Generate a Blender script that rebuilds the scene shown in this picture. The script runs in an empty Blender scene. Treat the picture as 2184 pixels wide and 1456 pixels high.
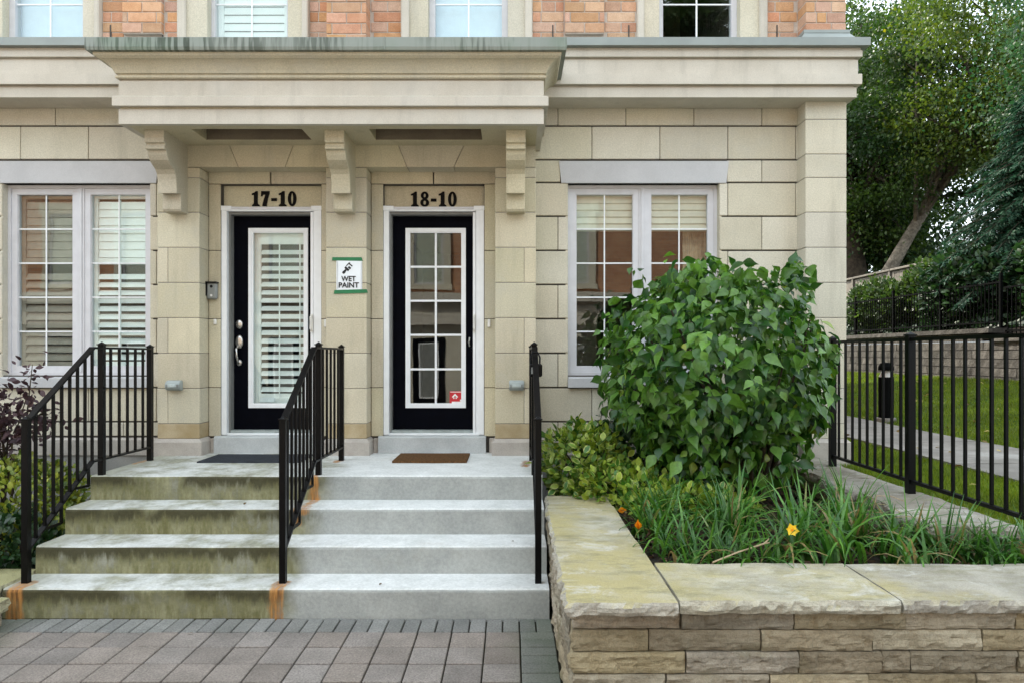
import bpy, bmesh, math, random
import numpy as np
from mathutils import Vector, Matrix, noise as mnoise

# ------------------------------------------------------------------ camera, sky, sun, exposure
SC = bpy.context.scene
COL = SC.collection
F, VX, VY, CZ = 1550.0, 1092.0, 753.0, 1.66      # focal length and vanishing point (pixels of the photo), eye height

cam = bpy.data.cameras.new('camera')
cam.sensor_width = 36.0
cam.lens = F / 2184 * 36
cam.shift_y = (VY - 728) / 2184
cam.clip_start = 0.05
cam.clip_end = 2000
cam_o = bpy.data.objects.new('camera', cam)
cam_o.location = (0, 0, CZ)
cam_o.rotation_euler = (math.radians(90), 0, 0)
COL.objects.link(cam_o)
SC.camera = cam_o

SUN_EL, SUN_AZ = math.radians(43), math.radians(-34)   # azimuth from +Y towards +X: the sun stands behind the house, to the left
world = bpy.data.worlds.new('World')
SC.world = world
world.use_nodes = True
wn, wl = world.node_tree.nodes, world.node_tree.links
wn.clear()
wo = wn.new('ShaderNodeOutputWorld')
wb = wn.new('ShaderNodeBackground')
wb.inputs['Strength'].default_value = 0.15
sky = wn.new('ShaderNodeTexSky')
sky.sky_type = 'NISHITA'
sky.sun_disc = False
sky.sun_elevation = SUN_EL
sky.sun_rotation = SUN_AZ
sky.air_density = 1.0
sky.dust_density = 2.5
wtc = wn.new('ShaderNodeTexCoord')
wno = wn.new('ShaderNodeTexNoise')
wno.inputs['Scale'].default_value = 2.6
wno.inputs['Detail'].default_value = 7
wno.inputs['Roughness'].default_value = 0.6
wr = wn.new('ShaderNodeValToRGB')
wr.color_ramp.elements[0].position = 0.36
wr.color_ramp.elements[0].color = (0.42, 0.42, 0.42, 1)
wr.color_ramp.elements[1].position = 0.60
wr.color_ramp.elements[1].color = (0.92, 0.92, 0.92, 1)
wm = wn.new('ShaderNodeMix')
wm.data_type = 'RGBA'
wm.inputs['B'].default_value = (7.7, 8.5, 8.9, 1)
wl.new(wtc.outputs['Generated'], wno.inputs['Vector'])
wl.new(wno.outputs['Fac'], wr.inputs['Fac'])
wl.new(wr.outputs['Color'], wm.inputs['Factor'])
wl.new(sky.outputs['Color'], wm.inputs['A'])
wl.new(wm.outputs['Result'], wb.inputs['Color'])
wl.new(wb.outputs['Background'], wo.inputs['Surface'])

sun = bpy.data.lights.new('sun', 'SUN')
sun.energy = 3.6
sun.angle = math.radians(2.0)
sun.color = (1.0, 0.93, 0.80)
sun_o = bpy.data.objects.new('sun', sun)
sd = Vector((math.sin(SUN_AZ) * math.cos(SUN_EL), math.cos(SUN_AZ) * math.cos(SUN_EL), math.sin(SUN_EL)))
sun_o.rotation_euler = sd.to_track_quat('Z', 'Y').to_euler()
sun_o.location = sd * 50
COL.objects.link(sun_o)

SC.view_settings.view_transform = 'Standard'
SC.view_settings.look = 'None'
SC.view_settings.gamma = 1.0
SC.view_settings.exposure = 1.27
SC.cycles.max_bounces = 10
SC.cycles.diffuse_bounces = 5
SC.cycles.transparent_max_bounces = 16

R = random.Random(7)


def wx(px, Y):
    return (px - VX) * Y / F


def wz(py, Y):
    return CZ - (py - VY) * Y / F


# ------------------------------------------------------------------ object helpers
WORLD = {}


def put(name, data, parent=None, loc=(0, 0, 0), mat=None):
    o = bpy.data.objects.new(name, data)
    COL.objects.link(o)
    WORLD[o.name] = Vector(loc)
    if parent is not None:
        o.parent = parent
        o.location = Vector(loc) - WORLD[parent.name]
    else:
        o.location = loc
    if mat is not None and data is not None and hasattr(data, 'materials'):
        if len(data.materials) == 0:
            data.materials.append(mat)
        elif data.materials[0] != mat:
            o.material_slots[0].link = 'OBJECT'
            o.material_slots[0].material = mat
    return o


def thing(name, loc, label, cat, group=None):
    o = put(name, None, None, loc)
    o.empty_display_size = 0.1
    return tag(o, label, cat, group)


def part(name, parent, loc):
    o = put(name, None, parent, loc)
    o.empty_display_size = 0.1
    return o


def tag(o, label, cat, group=None, kind=None):
    o['label'] = label
    o['category'] = cat
    if group:
        o['group'] = group
    if kind:
        o['kind'] = kind
    return o


def struct(o):
    o['kind'] = 'structure'
    return o


class MB:
    """collects shapes into one mesh"""

    def __init__(self):
        self.v, self.f = [], []

    def poly(self, pts):
        n = len(self.v)
        self.v += [tuple(p) for p in pts]
        self.f.append(list(range(n, n + len(pts))))

    def box(self, x0, x1, y0, y1, z0, z1):
        n = len(self.v)
        for z in (z0, z1):
            self.v += [(x0, y0, z), (x1, y0, z), (x1, y1, z), (x0, y1, z)]
        for q in ((3, 2, 1, 0), (4, 5, 6, 7), (0, 1, 5, 4), (1, 2, 6, 5), (2, 3, 7, 6), (3, 0, 4, 7)):
            self.f.append([n + i for i in q])

    def bar(self, p, q, w, h, up=(0, 0, 1)):
        p, q = Vector(p), Vector(q)
        d = (q - p).normalized()
        u = Vector(up)
        s = d.cross(u)
        if s.length < 1e-4:
            s = d.cross(Vector((0, 1, 0)))
        s.normalize()
        u = s.cross(d)
        n = len(self.v)
        for c in (p, q):
            for a, b in ((-1, -1), (1, -1), (1, 1), (-1, 1)):
                self.v.append(tuple(c + s * (a * w / 2) + u * (b * h / 2)))
        for k in ((3, 2, 1, 0), (4, 5, 6, 7), (0, 1, 5, 4), (1, 2, 6, 5), (2, 3, 7, 6), (3, 0, 4, 7)):
            self.f.append([n + i for i in k])

    def tube(self, pts, rad, n=8, caps=True):
        pts = [Vector(p) for p in pts]
        rings = []
        for i, p in enumerate(pts):
            a = pts[max(0, i - 1)]
            b = pts[min(len(pts) - 1, i + 1)]
            d = (b - a).normalized()
            s = d.cross(Vector((0.31, 0.2, 0.93)))
            if s.length < 1e-3:
                s = d.cross(Vector((1, 0, 0)))
            s.normalize()
            u = s.cross(d)
            r = rad[i] if isinstance(rad, (list, tuple)) else rad
            base = len(self.v)
            for k in range(n):
                t = 2 * math.pi * k / n
                self.v.append(tuple(p + s * (math.cos(t) * r) + u * (math.sin(t) * r)))
            rings.append(base)
        for a, b in zip(rings, rings[1:]):
            for k in range(n):
                self.f.append([a + k, b + k, b + (k + 1) % n, a + (k + 1) % n])
        if caps:
            self.f.append([rings[0] + k for k in range(n)])
            self.f.append([rings[-1] + k for k in reversed(range(n))])

    def lathe(self, prof, n=20, c=(0, 0, 0)):
        rings = []
        for r, z in prof:
            b = len(self.v)
            for k in range(n):
                t = 2 * math.pi * k / n
                self.v.append((c[0] + r * math.cos(t), c[1] + r * math.sin(t), c[2] + z))
            rings.append(b)
        for a, b in zip(rings, rings[1:]):
            for k in range(n):
                self.f.append([a + k, a + (k + 1) % n, b + (k + 1) % n, b + k])
        self.f.append([rings[0] + k for k in reversed(range(n))])
        self.f.append([rings[-1] + k for k in range(n)])

    def prism_xz(self, pts, y0, y1):
        """polygon in the XZ plane pushed from y0 (front) to y1"""
        n = len(self.v)
        m = len(pts)
        self.v += [(x, y0, z) for x, z in pts] + [(x, y1, z) for x, z in pts]
        self.f.append([n + i for i in range(m)])
        self.f.append([n + m + i for i in reversed(range(m))])
        for i in range(m):
            j = (i + 1) % m
            self.f.append([n + i, n + m + i, n + m + j, n + j])

    def prism_yz(self, pts, x0, x1):
        n = len(self.v)
        m = len(pts)
        self.v += [(x0, y, z) for y, z in pts] + [(x1, y, z) for y, z in pts]
        self.f.append([n + i for i in range(m)])
        self.f.append([n + m + i for i in reversed(range(m))])
        for i in range(m):
            j = (i + 1) % m
            self.f.append([n + i, n + m + i, n + m + j, n + j])

    def mesh(self, name, smooth=False, fix=True):
        me = bpy.data.meshes.new(name)
        me.from_pydata(self.v, [], self.f)
        if fix:
            bm = bmesh.new()
            bm.from_mesh(me)
            bmesh.ops.recalc_face_normals(bm, faces=bm.faces)
            bm.to_mesh(me)
            bm.free()
        me.update()
        if smooth:
            me.polygons.foreach_set('use_smooth', [True] * len(me.polygons))
        return me

    def put(self, name, parent, mat, loc=None, smooth=False):
        """mesh given in world coordinates; the object's origin goes to loc (or the lowest corner's middle)"""
        a = np.array(self.v, float)
        if loc is None:
            lo, hi = a.min(0), a.max(0)
            loc = ((lo[0] + hi[0]) / 2, (lo[1] + hi[1]) / 2, lo[2])
        a -= np.array(loc)
        self.v = [tuple(p) for p in a]
        return put(name, self.mesh(name, smooth), parent, loc, mat)


BOXES = {}


def box_mesh(sx, sy, sz, bev):
    key = (round(sx, 4), round(sy, 4), round(sz, 4), bev)
    if key in BOXES:
        return BOXES[key]
    a, b, c = sx / 2, sy / 2, sz / 2
    v = min(bev, a * 0.8, b * 0.8, c * 0.8)
    bm = bmesh.new()
    for x in (-1, 1):
        for y in (-1, 1):
            for z in (-1, 1):
                if v <= 0:
                    bm.verts.new((x * a, y * b, z * c))
                else:
                    bm.verts.new((x * a, y * (b - v), z * (c - v)))
                    bm.verts.new((x * (a - v), y * b, z * (c - v)))
                    bm.verts.new((x * (a - v), y * (b - v), z * c))
    bmesh.ops.convex_hull(bm, input=bm.verts)
    bmesh.ops.dissolve_limit(bm, angle_limit=0.02, verts=bm.verts, edges=bm.edges)
    bmesh.ops.recalc_face_normals(bm, faces=bm.faces)
    me = bpy.data.meshes.new('piece')
    bm.to_mesh(me)
    bm.free()
    BOXES[key] = me
    return me


def bbox(name, parent, mat, x0, x1, y0, y1, z0, z1, bev=0.003):
    me = box_mesh(x1 - x0, y1 - y0, z1 - z0, bev)
    return put(name, me, parent, ((x0 + x1) / 2, (y0 + y1) / 2, (z0 + z1) / 2), mat)


def rough_box(sx, sy, sz, seed, amp, step, face=('-y',), top_amp=0.0):
    """box with split-faced (broken stone) sides; origin at centre"""
    nx, ny, nz = (max(1, int(round(s / step))) for s in (sx, sy, sz))
    bm = bmesh.new()
    grid = {}

    def vert(i, j, k):
        if (i, j, k) not in grid:
            p = Vector((sx * (i / nx - .5), sy * (j / ny - .5), sz * (k / nz - .5)))
            q = p * 9 + Vector((seed * 7.3, seed * 3.1, seed * 1.7))
            d = Vector((0, 0, 0))
            e = mnoise.fractal(q, 0.7, 2.2, 4) + 0.6 * abs(mnoise.noise(q * 2.7)) + 0.9 * (mnoise.cell(q * 3.1) - .5) + 0.5 * mnoise.noise(q * 6.1)
            rim_k = k in (0, nz)
            push = amp * (.42 + .22 * e) if rim_k else amp * (.10 + .55 * e)
            if '-y' in face and j == 0:
                d.y = push
            if '-x' in face and i == 0:
                d.x = push
            if '+x' in face and i == nx:
                d.x = -push
            if '+y' in face and j == ny:
                d.y = -push
            if k == nz and top_amp:
                d.z = mnoise.fractal(q * .35, 1.0, 2.0, 3) * top_amp
            if '-y' in face and j == 0 and k in (0, nz):
                d.z += mnoise.noise(q * 1.4) * amp * (.30 if k == 0 else -.10)
            grid[(i, j, k)] = bm.verts.new(p + d)
        return grid[(i, j, k)]

    for a in range(nx):
        for b in range(nz):
            bm.faces.new((vert(a, 0, b), vert(a + 1, 0, b), vert(a + 1, 0, b + 1), vert(a, 0, b + 1)))
            bm.faces.new((vert(a, ny, b + 1), vert(a + 1, ny, b + 1), vert(a + 1, ny, b), vert(a, ny, b)))
    for a in range(ny):
        for b in range(nz):
            bm.faces.new((vert(0, a, b + 1), vert(0, a + 1, b + 1), vert(0, a + 1, b), vert(0, a, b)))
            bm.faces.new((vert(nx, a, b), vert(nx, a + 1, b), vert(nx, a + 1, b + 1), vert(nx, a, b + 1)))
    for a in range(nx):
        for b in range(ny):
            bm.faces.new((vert(a, b, nz), vert(a + 1, b, nz), vert(a + 1, b + 1, nz), vert(a, b + 1, nz)))
            bm.faces.new((vert(a, b + 1, 0), vert(a + 1, b + 1, 0), vert(a + 1, b, 0), vert(a, b, 0)))
    bmesh.ops.recalc_face_normals(bm, faces=bm.faces)
    me = bpy.data.meshes.new('stone')
    bm.to_mesh(me)
    bm.free()
    return me


# ------------------------------------------------------------------ materials
class NT:
    def __init__(self, name):
        self.m = bpy.data.materials.new(name)
        self.m.use_nodes = True
        self.n, self.l = self.m.node_tree.nodes, self.m.node_tree.links
        self.n.clear()
        self.out = self.n.new('ShaderNodeOutputMaterial')
        self._pos = self._nor = None

    def pos(self):
        if self._pos is None:
            g = self.n.new('ShaderNodeNewGeometry')
            self._pos, self._nor = g.outputs['Position'], g.outputs['Normal']
        return self._pos

    def nor(self):
        self.pos()
        return self._nor

    def plug(self, sock, v):
        if isinstance(v, bpy.types.NodeSocket):
            self.l.new(v, sock)
        elif v is not None:
            if isinstance(v, (tuple, list)) and len(v) == 3 and sock.type == 'RGBA':
                v = (*v, 1)
            sock.default_value = v

    def math(self, op, a, b=None, c=None, clamp=False):
        n = self.n.new('ShaderNodeMath')
        n.operation = op
        n.use_clamp = clamp
        self.plug(n.inputs[0], a)
        if b is not None:
            self.plug(n.inputs[1], b)
        if c is not None:
            self.plug(n.inputs[2], c)
        return n.outputs[0]

    def xyz(self, v=None):
        n = self.n.new('ShaderNodeSeparateXYZ')
        self.plug(n.inputs[0], v if v is not None else self.pos())
        return n.outputs

    def scaled(self, s, v=None):
        n = self.n.new('ShaderNodeVectorMath')
        n.operation = 'MULTIPLY'
        self.plug(n.inputs[0], v if v is not None else self.pos())
        n.inputs[1].default_value = s
        return n.outputs[0]

    def noise(self, scale, detail=5, rough=0.55, vec=None, dist=0.0):
        n = self.n.new('ShaderNodeTexNoise')
        self.plug(n.inputs['Vector'], vec if vec is not None else self.pos())
        n.inputs['Scale'].default_value = scale
        n.inputs['Detail'].default_value = detail
        n.inputs['Roughness'].default_value = rough
        n.inputs['Distortion'].default_value = dist
        return n.outputs['Fac']

    def ramp(self, fac, a, b, va=0.0, vb=1.0):
        n = self.n.new('ShaderNodeMapRange')
        n.interpolation_type = 'SMOOTHSTEP'
        self.plug(n.inputs[0], fac)
        for i, x in enumerate((a, b, va, vb)):
            n.inputs[i + 1].default_value = x
        return n.outputs[0]

    def mix(self, fac, a, b, blend='MIX'):
        n = self.n.new('ShaderNodeMix')
        n.data_type = 'RGBA'
        n.blend_type = blend
        self.plug(n.inputs['Factor'], fac)
        self.plug(n.inputs['A'], a)
        self.plug(n.inputs['B'], b)
        return n.outputs['Result']

    def rand(self):
        return self.n.new('ShaderNodeObjectInfo').outputs['Random']

    def hsv(self, col, h=0.5, s=1.0, v=1.0):
        n = self.n.new('ShaderNodeHueSaturation')
        for k, x in (('Hue', h), ('Saturation', s), ('Value', v), ('Color', col)):
            self.plug(n.inputs[k], x)
        return n.outputs['Color']

    def bump(self, height, strength, dist=0.01):
        n = self.n.new('ShaderNodeBump')
        n.inputs['Strength'].default_value = strength
        n.inputs['Distance'].default_value = dist
        self.plug(n.inputs['Height'], height)
        return n.outputs['Normal']

    def bsdf(self, color, rough=0.7, spec=0.5, metal=0.0, normal=None, **kw):
        b = self.n.new('ShaderNodeBsdfPrincipled')
        self.plug(b.inputs['Base Color'], color)
        self.plug(b.inputs['Roughness'], rough)
        b.inputs['Specular IOR Level'].default_value = spec
        b.inputs['Metallic'].default_value = metal
        if normal is not None:
            self.l.new(normal, b.inputs['Normal'])
        return b.outputs[0]

    def done(self, sh):
        self.l.new(sh, self.out.inputs['Surface'])
        return self.m


def stone_mat(name, c1, c2, scale=3.0, rough=0.85, rnd=0.10, bump=0.25, bscale=140, speck=0.10, spec=0.25, hue=0.0, sat=0.0, stain=0.0):
    t = NT(name)
    base = t.mix(t.ramp(t.noise(scale, 6, .6), .3, .7), c1, c2)
    sp = t.noise(bscale, 3, .7)
    base = t.mix(1.0, base, t.mix(t.ramp(sp, .3, .7), (1 - speck,) * 3, (1 + speck,) * 3), 'MULTIPLY')
    if rnd:
        r = t.rand()
        v = t.math('ADD', t.math('MULTIPLY', r, 2 * rnd), 1 - rnd)
        r2 = t.math('FRACT', t.math('MULTIPLY', r, 37.7))
        h = t.math('ADD', t.math('MULTIPLY', r2, hue), 0.5 - hue / 2)
        r3 = t.math('FRACT', t.math('MULTIPLY', r, 91.3))
        s = t.math('ADD', t.math('MULTIPLY', r3, sat), 1 - sat / 2)
        base = t.hsv(base, h, s, v)
    if stain:
        st = t.noise(1.0, 6, .65, t.scaled((7, 7, .9)))
        base = t.mix(t.ramp(st, .50, .78, 0, stain), base, tuple(x * .55 for x in c2))
        pt = t.noise(1.1, 7, .7)
        base = t.mix(t.ramp(pt, .52, .70, 0, stain * .7), base, (.50, .50, .47))
        pit = t.noise(55, 2, .9)
        base = t.mix(t.ramp(pit, .66, .74, 0, stain * 1.2), base, tuple(x * .5 for x in c2))
    hgt = t.math('ADD', t.noise(bscale, 4, .65), t.math('MULTIPLY', t.noise(scale * 6, 4), 1.2))
    return t.done(t.bsdf(base, rough, spec, 0, t.bump(hgt, bump, 0.006)))


def plain_mat(name, c, rough=0.5, spec=0.5, metal=0.0, var=0.08, scale=12, bump=0.0, bscale=80):
    t = NT(name)
    n = t.noise(scale, 4)
    col = t.mix(t.ramp(n, .3, .7), tuple(x * (1 - var) for x in c), tuple(min(1, x * (1 + var)) for x in c))
    rg = t.math('ADD', t.math('MULTIPLY', n, .16), rough - .08)
    nor = t.bump(t.noise(bscale, 4), bump, .004) if bump else None
    return t.done(t.bsdf(col, rg, spec, metal, nor))


CREAM = stone_mat('cream_cast_stone', (.560, .508, .380), (.498, .448, .326), 2.2, rnd=.075, hue=.014, sat=.26, bscale=90, speck=.12, stain=.38)
CREAM_WALL = stone_mat('cream_wall_stone', (.602, .560, .455), (.535, .495, .393), 2.0, rnd=.065, hue=.014, sat=.26, bscale=90, speck=.12, stain=.38)
TAN = stone_mat('weathered_tan_stone', (.36, .275, .15), (.46, .375, .245), 5, rnd=.05)
TRIM = stone_mat('pale_cast_trim', (.590, .548, .475), (.520, .480, .410), 2.5, rnd=.03, speck=.08, bump=.12, stain=.35)
LAV = stone_mat('grey_lavender_cast_stone', (.53, .53, .54), (.47, .47, .48), 3, rnd=.04, speck=.05, bump=.12)
BASE = stone_mat('base_course_stone', (.47, .43, .385), (.37, .335, .30), 5, rnd=.08)
MORTAR = stone_mat('mortar', (.30, .28, .26), (.24, .225, .21), 9, rnd=0)
DARKJ = stone_mat('dark_joint', (.10, .09, .08), (.07, .062, .055), 9, rnd=0)
BRICKM = stone_mat('orange_brick', (.58, .355, .235), (.50, .285, .180), 14, rnd=.16, hue=.022, sat=.4, speck=.16, bump=.4)
BRICK_MORTAR = stone_mat('brick_mortar', (.56, .50, .44), (.46, .41, .36), 14, rnd=0)
RECESS_SHADE = stone_mat('shaded_recess_stone', (.20, .165, .12), (.16, .13, .095), 4, rnd=0)  # dark tone stands in for the shade inside the soffit recesses
WHITE = plain_mat('white_frame_paint', (.80, .82, .84), .38, var=.03)
FRAME = plain_mat('pale_lilac_window_frame', (.60, .60, .63), .45, var=.04)
BLACK_DOOR = plain_mat('blue_black_door_paint', (.0012, .0016, .0040), .65, .05, var=.2)
IRON = plain_mat('black_painted_iron', (.0014, .0014, .0017), .36, .16, var=.3, bump=.15, bscale=160)
IRON_FAR = plain_mat('dull_black_iron', (.003, .0034, .0034), .8, .04, var=.3)
NICKEL = plain_mat('brushed_nickel', (.55, .53, .50), .28, .5, 1.0)
GREYP = plain_mat('grey_plastic', (.22, .23, .22), .5, var=.1)
GREY_LAMP = plain_mat('grey_green_lamp_metal', (.30, .335, .325), .5, var=.12)
LENS = plain_mat('frosted_lens', (.42, .47, .46), .25, var=.05)
WHITEP = plain_mat('white_plastic', (.74, .73, .70), .4)
LOUVER = plain_mat('white_louver', (.86, .88, .87), .4, var=.02)
BLIND = plain_mat('cream_blind', (.66, .62, .53), .8, var=.05)
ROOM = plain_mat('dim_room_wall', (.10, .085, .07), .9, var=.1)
ROOM_LIGHT = plain_mat('pale_room_curtain', (.70, .80, .92), .9, var=.03)
LETTER = plain_mat('black_letter', (.004, .003, .003), .6, .1)
INK = plain_mat('black_ink', (.012, .012, .014), .7)
PAPER = plain_mat('white_paper', (.80, .83, .86), .7, var=.02)
TAPE = plain_mat('green_painters_tape', (.012, .155, .055), .6, var=.12)
RED = plain_mat('red_sticker', (.52, .012, .025), .35, var=.05)
STICKER_WHITE = plain_mat('sticker_white', (.80, .78, .78), .4)
MAT_GREY = plain_mat('charcoal_mat', (.030, .034, .042), .9, .2, var=.2, bump=.8, bscale=300)
MAT_BROWN = plain_mat('coir_mat', (.115, .060, .026), .95, .1, var=.35, scale=60, bump=1.0, bscale=400)
BARK = stone_mat('bark', (.085, .066, .046), (.035, .028, .02), 7, rnd=.1, bump=1.0, bscale=30)
BARK_PALE = stone_mat('pale_bark', (.26, .22, .17), (.12, .10, .075), 4, rnd=.05, bump=1.0, bscale=12, speck=.35)
TWIG = stone_mat('dry_stalk', (.42, .33, .21), (.31, .24, .15), 20, rnd=.1)
SOIL = stone_mat('dark_mulch', (.026, .019, .013), (.012, .009, .007), 30, rnd=0, bump=1.0, bscale=70, speck=.4)
FENCE_WOOD = stone_mat('weathered_board', (.215, .195, .165), (.145, .13, .11), 6, rnd=.14, bump=.5, bscale=50)
FARSTONE = stone_mat('weathered_retaining_stone', (.125, .116, .104), (.062, .057, .052), 5, rnd=.28, bump=.9, bscale=30, speck=.2)
PATHM = stone_mat('concrete_path', (.235, .218, .195), (.16, .148, .13), 3, rnd=.10, stain=.45)
ROOF = stone_mat('dark_shingle', (.08, .075, .07), (.05, .048, .045), 20, rnd=0)


def flashing_mat():
    t = NT('streaked_metal_flashing')
    x, y, z = t.xyz()
    cmb = t.n.new('ShaderNodeCombineXYZ')
    t.plug(cmb.inputs[0], t.math('MULTIPLY', x, 34.0))
    t.plug(cmb.inputs[1], t.math('MULTIPLY', y, 6.0))
    t.plug(cmb.inputs[2], t.math('MULTIPLY', z, 3.0))
    st = t.noise(1.0, 3, .5, cmb.outputs[0])
    patch = t.ramp(t.noise(.9, 3), .35, .6)
    fac = t.math('MULTIPLY', t.ramp(st, .42, .60), patch)
    col = t.mix(fac, (.24, .265, .235), (.055, .068, .05))
    col = t.mix(t.ramp(t.noise(2.3, 4), .5, .75, 0, .5), col, (.14, .20, .14))
    return t.done(t.bsdf(col, .5, .4, .15))


FLASH = flashing_mat()
FLASH_CLEAN = plain_mat('grey_green_flashing', (.275, .305, .295), .45, .4, .15, var=.08, scale=3)


def glass_mat():
    t = NT('window_glass')
    fr = t.n.new('ShaderNodeFresnel')
    # the same ratio on both faces of the thin pane, so that the back face never reflects totally
    ior = t.math('ADD', t.math('MULTIPLY', t.n.new('ShaderNodeNewGeometry').outputs['Backfacing'], 1 / 1.62 - 1.62), 1.62)
    t.l.new(ior, fr.inputs['IOR'])
    nb = t.bump(t.noise(1.6, 2), .035, .02)
    t.l.new(nb, fr.inputs['Normal'])
    gl = t.n.new('ShaderNodeBsdfGlossy')
    gl.inputs['Roughness'].default_value = 0.0
    t.l.new(nb, gl.inputs['Normal'])
    tr = t.n.new('ShaderNodeBsdfTransparent')
    tr.inputs['Color'].default_value = (.94, .975, .965, 1)
    mx = t.n.new('ShaderNodeMixShader')
    t.l.new(fr.outputs[0], mx.inputs[0])
    t.l.new(tr.outputs[0], mx.inputs[1])
    t.l.new(gl.outputs[0], mx.inputs[2])
    return t.done(mx.outputs[0])


GLASS = glass_mat()


def sweep(prof, x0, x1, yf, yb):
    """profile of (outward offset, z) run round three sides: left, front, right"""
    mb = MB()
    rows = []
    for o, z in prof:
        n = len(mb.v)
        mb.v += [(x0 - o, yb, z), (x0 - o, yf - o, z), (x1 + o, yf - o, z), (x1 + o, yb, z)]
        rows.append(n)
    for a, b in zip(rows, rows[1:]):
        for k in range(3):
            mb.f.append([a + k, a + k + 1, b + k + 1, b + k])
    mb.f.append([rows[0] + k for k in range(4)])
    mb.f.append([rows[-1] + k for k in range(4)])
    a = [r for r in rows]
    mb.f.append([r for r in rows][::-1])
    mb.f.append([r + 3 for r in rows])
    return mb

# ------------------------------------------------------------------ ground
YP, YW = 6.60, 6.79                       # faces of the pilasters and of the main wall
ZL = 0.735                                # landing
STEPS_X0, STEPS_X1 = -3.197, 0.234
TREAD_Y = [4.559, 4.874, 5.196, 5.505]    # fronts of the four risers
TREAD_Z = [0.184, 0.368, 0.552, ZL]
RAIL_X = [-3.13, -1.475, 0.169]


def ground_mat():
    t = NT('earth')
    c = t.mix(t.ramp(t.noise(.6, 6), .35, .65), (.07, .065, .05), (.05, .06, .03))
    return t.done(t.bsdf(c, .95, .2))


g = MB()
g.poly([(-300, -300, -.06), (300, -300, -.06), (300, 300, -.06), (-300, 300, -.06)])
struct(g.put('ground', None, ground_mat(), (0, 0, -.06)))


def paver_mat(name, c1, c2, moss):
    t = NT(name)
    base = t.mix(t.ramp(t.noise(4, 6, .65), .3, .7), c1, c2)
    r = t.rand()
    base = t.hsv(base, .5, t.math('ADD', t.math('MULTIPLY', t.math('FRACT', t.math('MULTIPLY', r, 31.7)), .35), .82),
                 t.math('ADD', t.math('MULTIPLY', r, .30), .86))
    sp = t.noise(85, 4, .85)
    base = t.mix(1.0, base, t.mix(t.ramp(sp, .3, .7), (.66,) * 3, (1.34,) * 3), 'MULTIPLY')
    x, y, z = t.xyz()
    # moss creeps in along the planter wall and along the left kerb
    mr = t.math('MAXIMUM', t.ramp(t.math('ADD', x, t.math('MULTIPLY', t.noise(3, 4), .5)), .15, .50),
                t.ramp(t.math('SUBTRACT', t.math('MULTIPLY', t.noise(2.5, 4), .6), x), 3.05, 3.5))
    mr = t.math('MULTIPLY', mr, moss)
    base = t.mix(mr, base, (.075, .105, .055))
    return t.done(t.bsdf(base, .85, .3, 0, t.bump(t.noise(130, 4, .7), .5, .004)))


PAVER = paver_mat('pinkish_grey_paver', (.242, .212, .190), (.182, .160, .142), .55)
PAVER_EDGE = paver_mat('grey_green_paver', (.215, .212, .200), (.165, .166, .155), .45)
JOINT = stone_mat('sandy_moss_joint', (.022, .024, .013), (.045, .040, .027), 12, rnd=0)


def paving_sheet_mat():
    t = NT('far_paving')
    b = t.n.new('ShaderNodeTexBrick')
    b.offset = 0
    b.inputs['Scale'].default_value = 1.0
    b.inputs['Brick Width'].default_value = .203
    b.inputs['Row Height'].default_value = .221
    b.inputs['Mortar Size'].default_value = .006
    b.inputs['Color1'].default_value = (.25, .205, .185, 1)
    b.inputs['Color2'].default_value = (.20, .17, .155, 1)
    b.inputs['Mortar'].default_value = (.05, .047, .032, 1)
    t.l.new(t.pos(), b.inputs['Vector'])
    return t.done(t.bsdf(b.outputs['Color'], .9, .3))


pav = thing('pavement', (-1.5, 3.8, -.05), 'pinkish grey square pavers laid in straight rows before the concrete steps', 'pavement')
del pav['category'], pav['label']
struct(pav)
m = MB()
m.box(-16, .26, -6.4, 4.62, -.058, -.022)
m.put('joint_bed', pav, JOINT)
m = MB()
m.box(-16, 9, -6.4, 2.55, -.010, 0)
m.put('paving_sheet', pav, paving_sheet_mat())
xb = .0475
rows_y = [4.552, 4.332, 4.110, 3.888, 3.668, 3.448, 3.228, 3.008, 2.788, 2.568]
jg = .0042
for i in range(44):                       # soldier course against the bottom step
    x1 = .248 - i * .1015
    if x1 < -4.1:
        break
    dz = R.uniform(-.003, .002)
    bbox('paver', pav, PAVER_EDGE, x1 - .1015 + jg, x1 - jg, rows_y[1] + .011, rows_y[0], -.05, dz, .004)
for r in range(1, 9):
    for k in range(20):
        x1 = xb - k * .203
        dz = R.uniform(-.003, .002)
        bbox('paver', pav, PAVER, x1 - .203 + jg, x1 - jg, rows_y[r + 1] + .011, rows_y[r] - .001, -.05, dz, .004)
k = 0
y1 = rows_y[1]
while y1 > 2.6:                           # narrow border pavers along the planter
    dz = R.uniform(-.003, .002)
    bbox('paver', pav, PAVER_EDGE, xb + jg, .248, y1 - .1105 + .007, y1 - .001, -.05, dz, .004)
    y1 -= .1105


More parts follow.
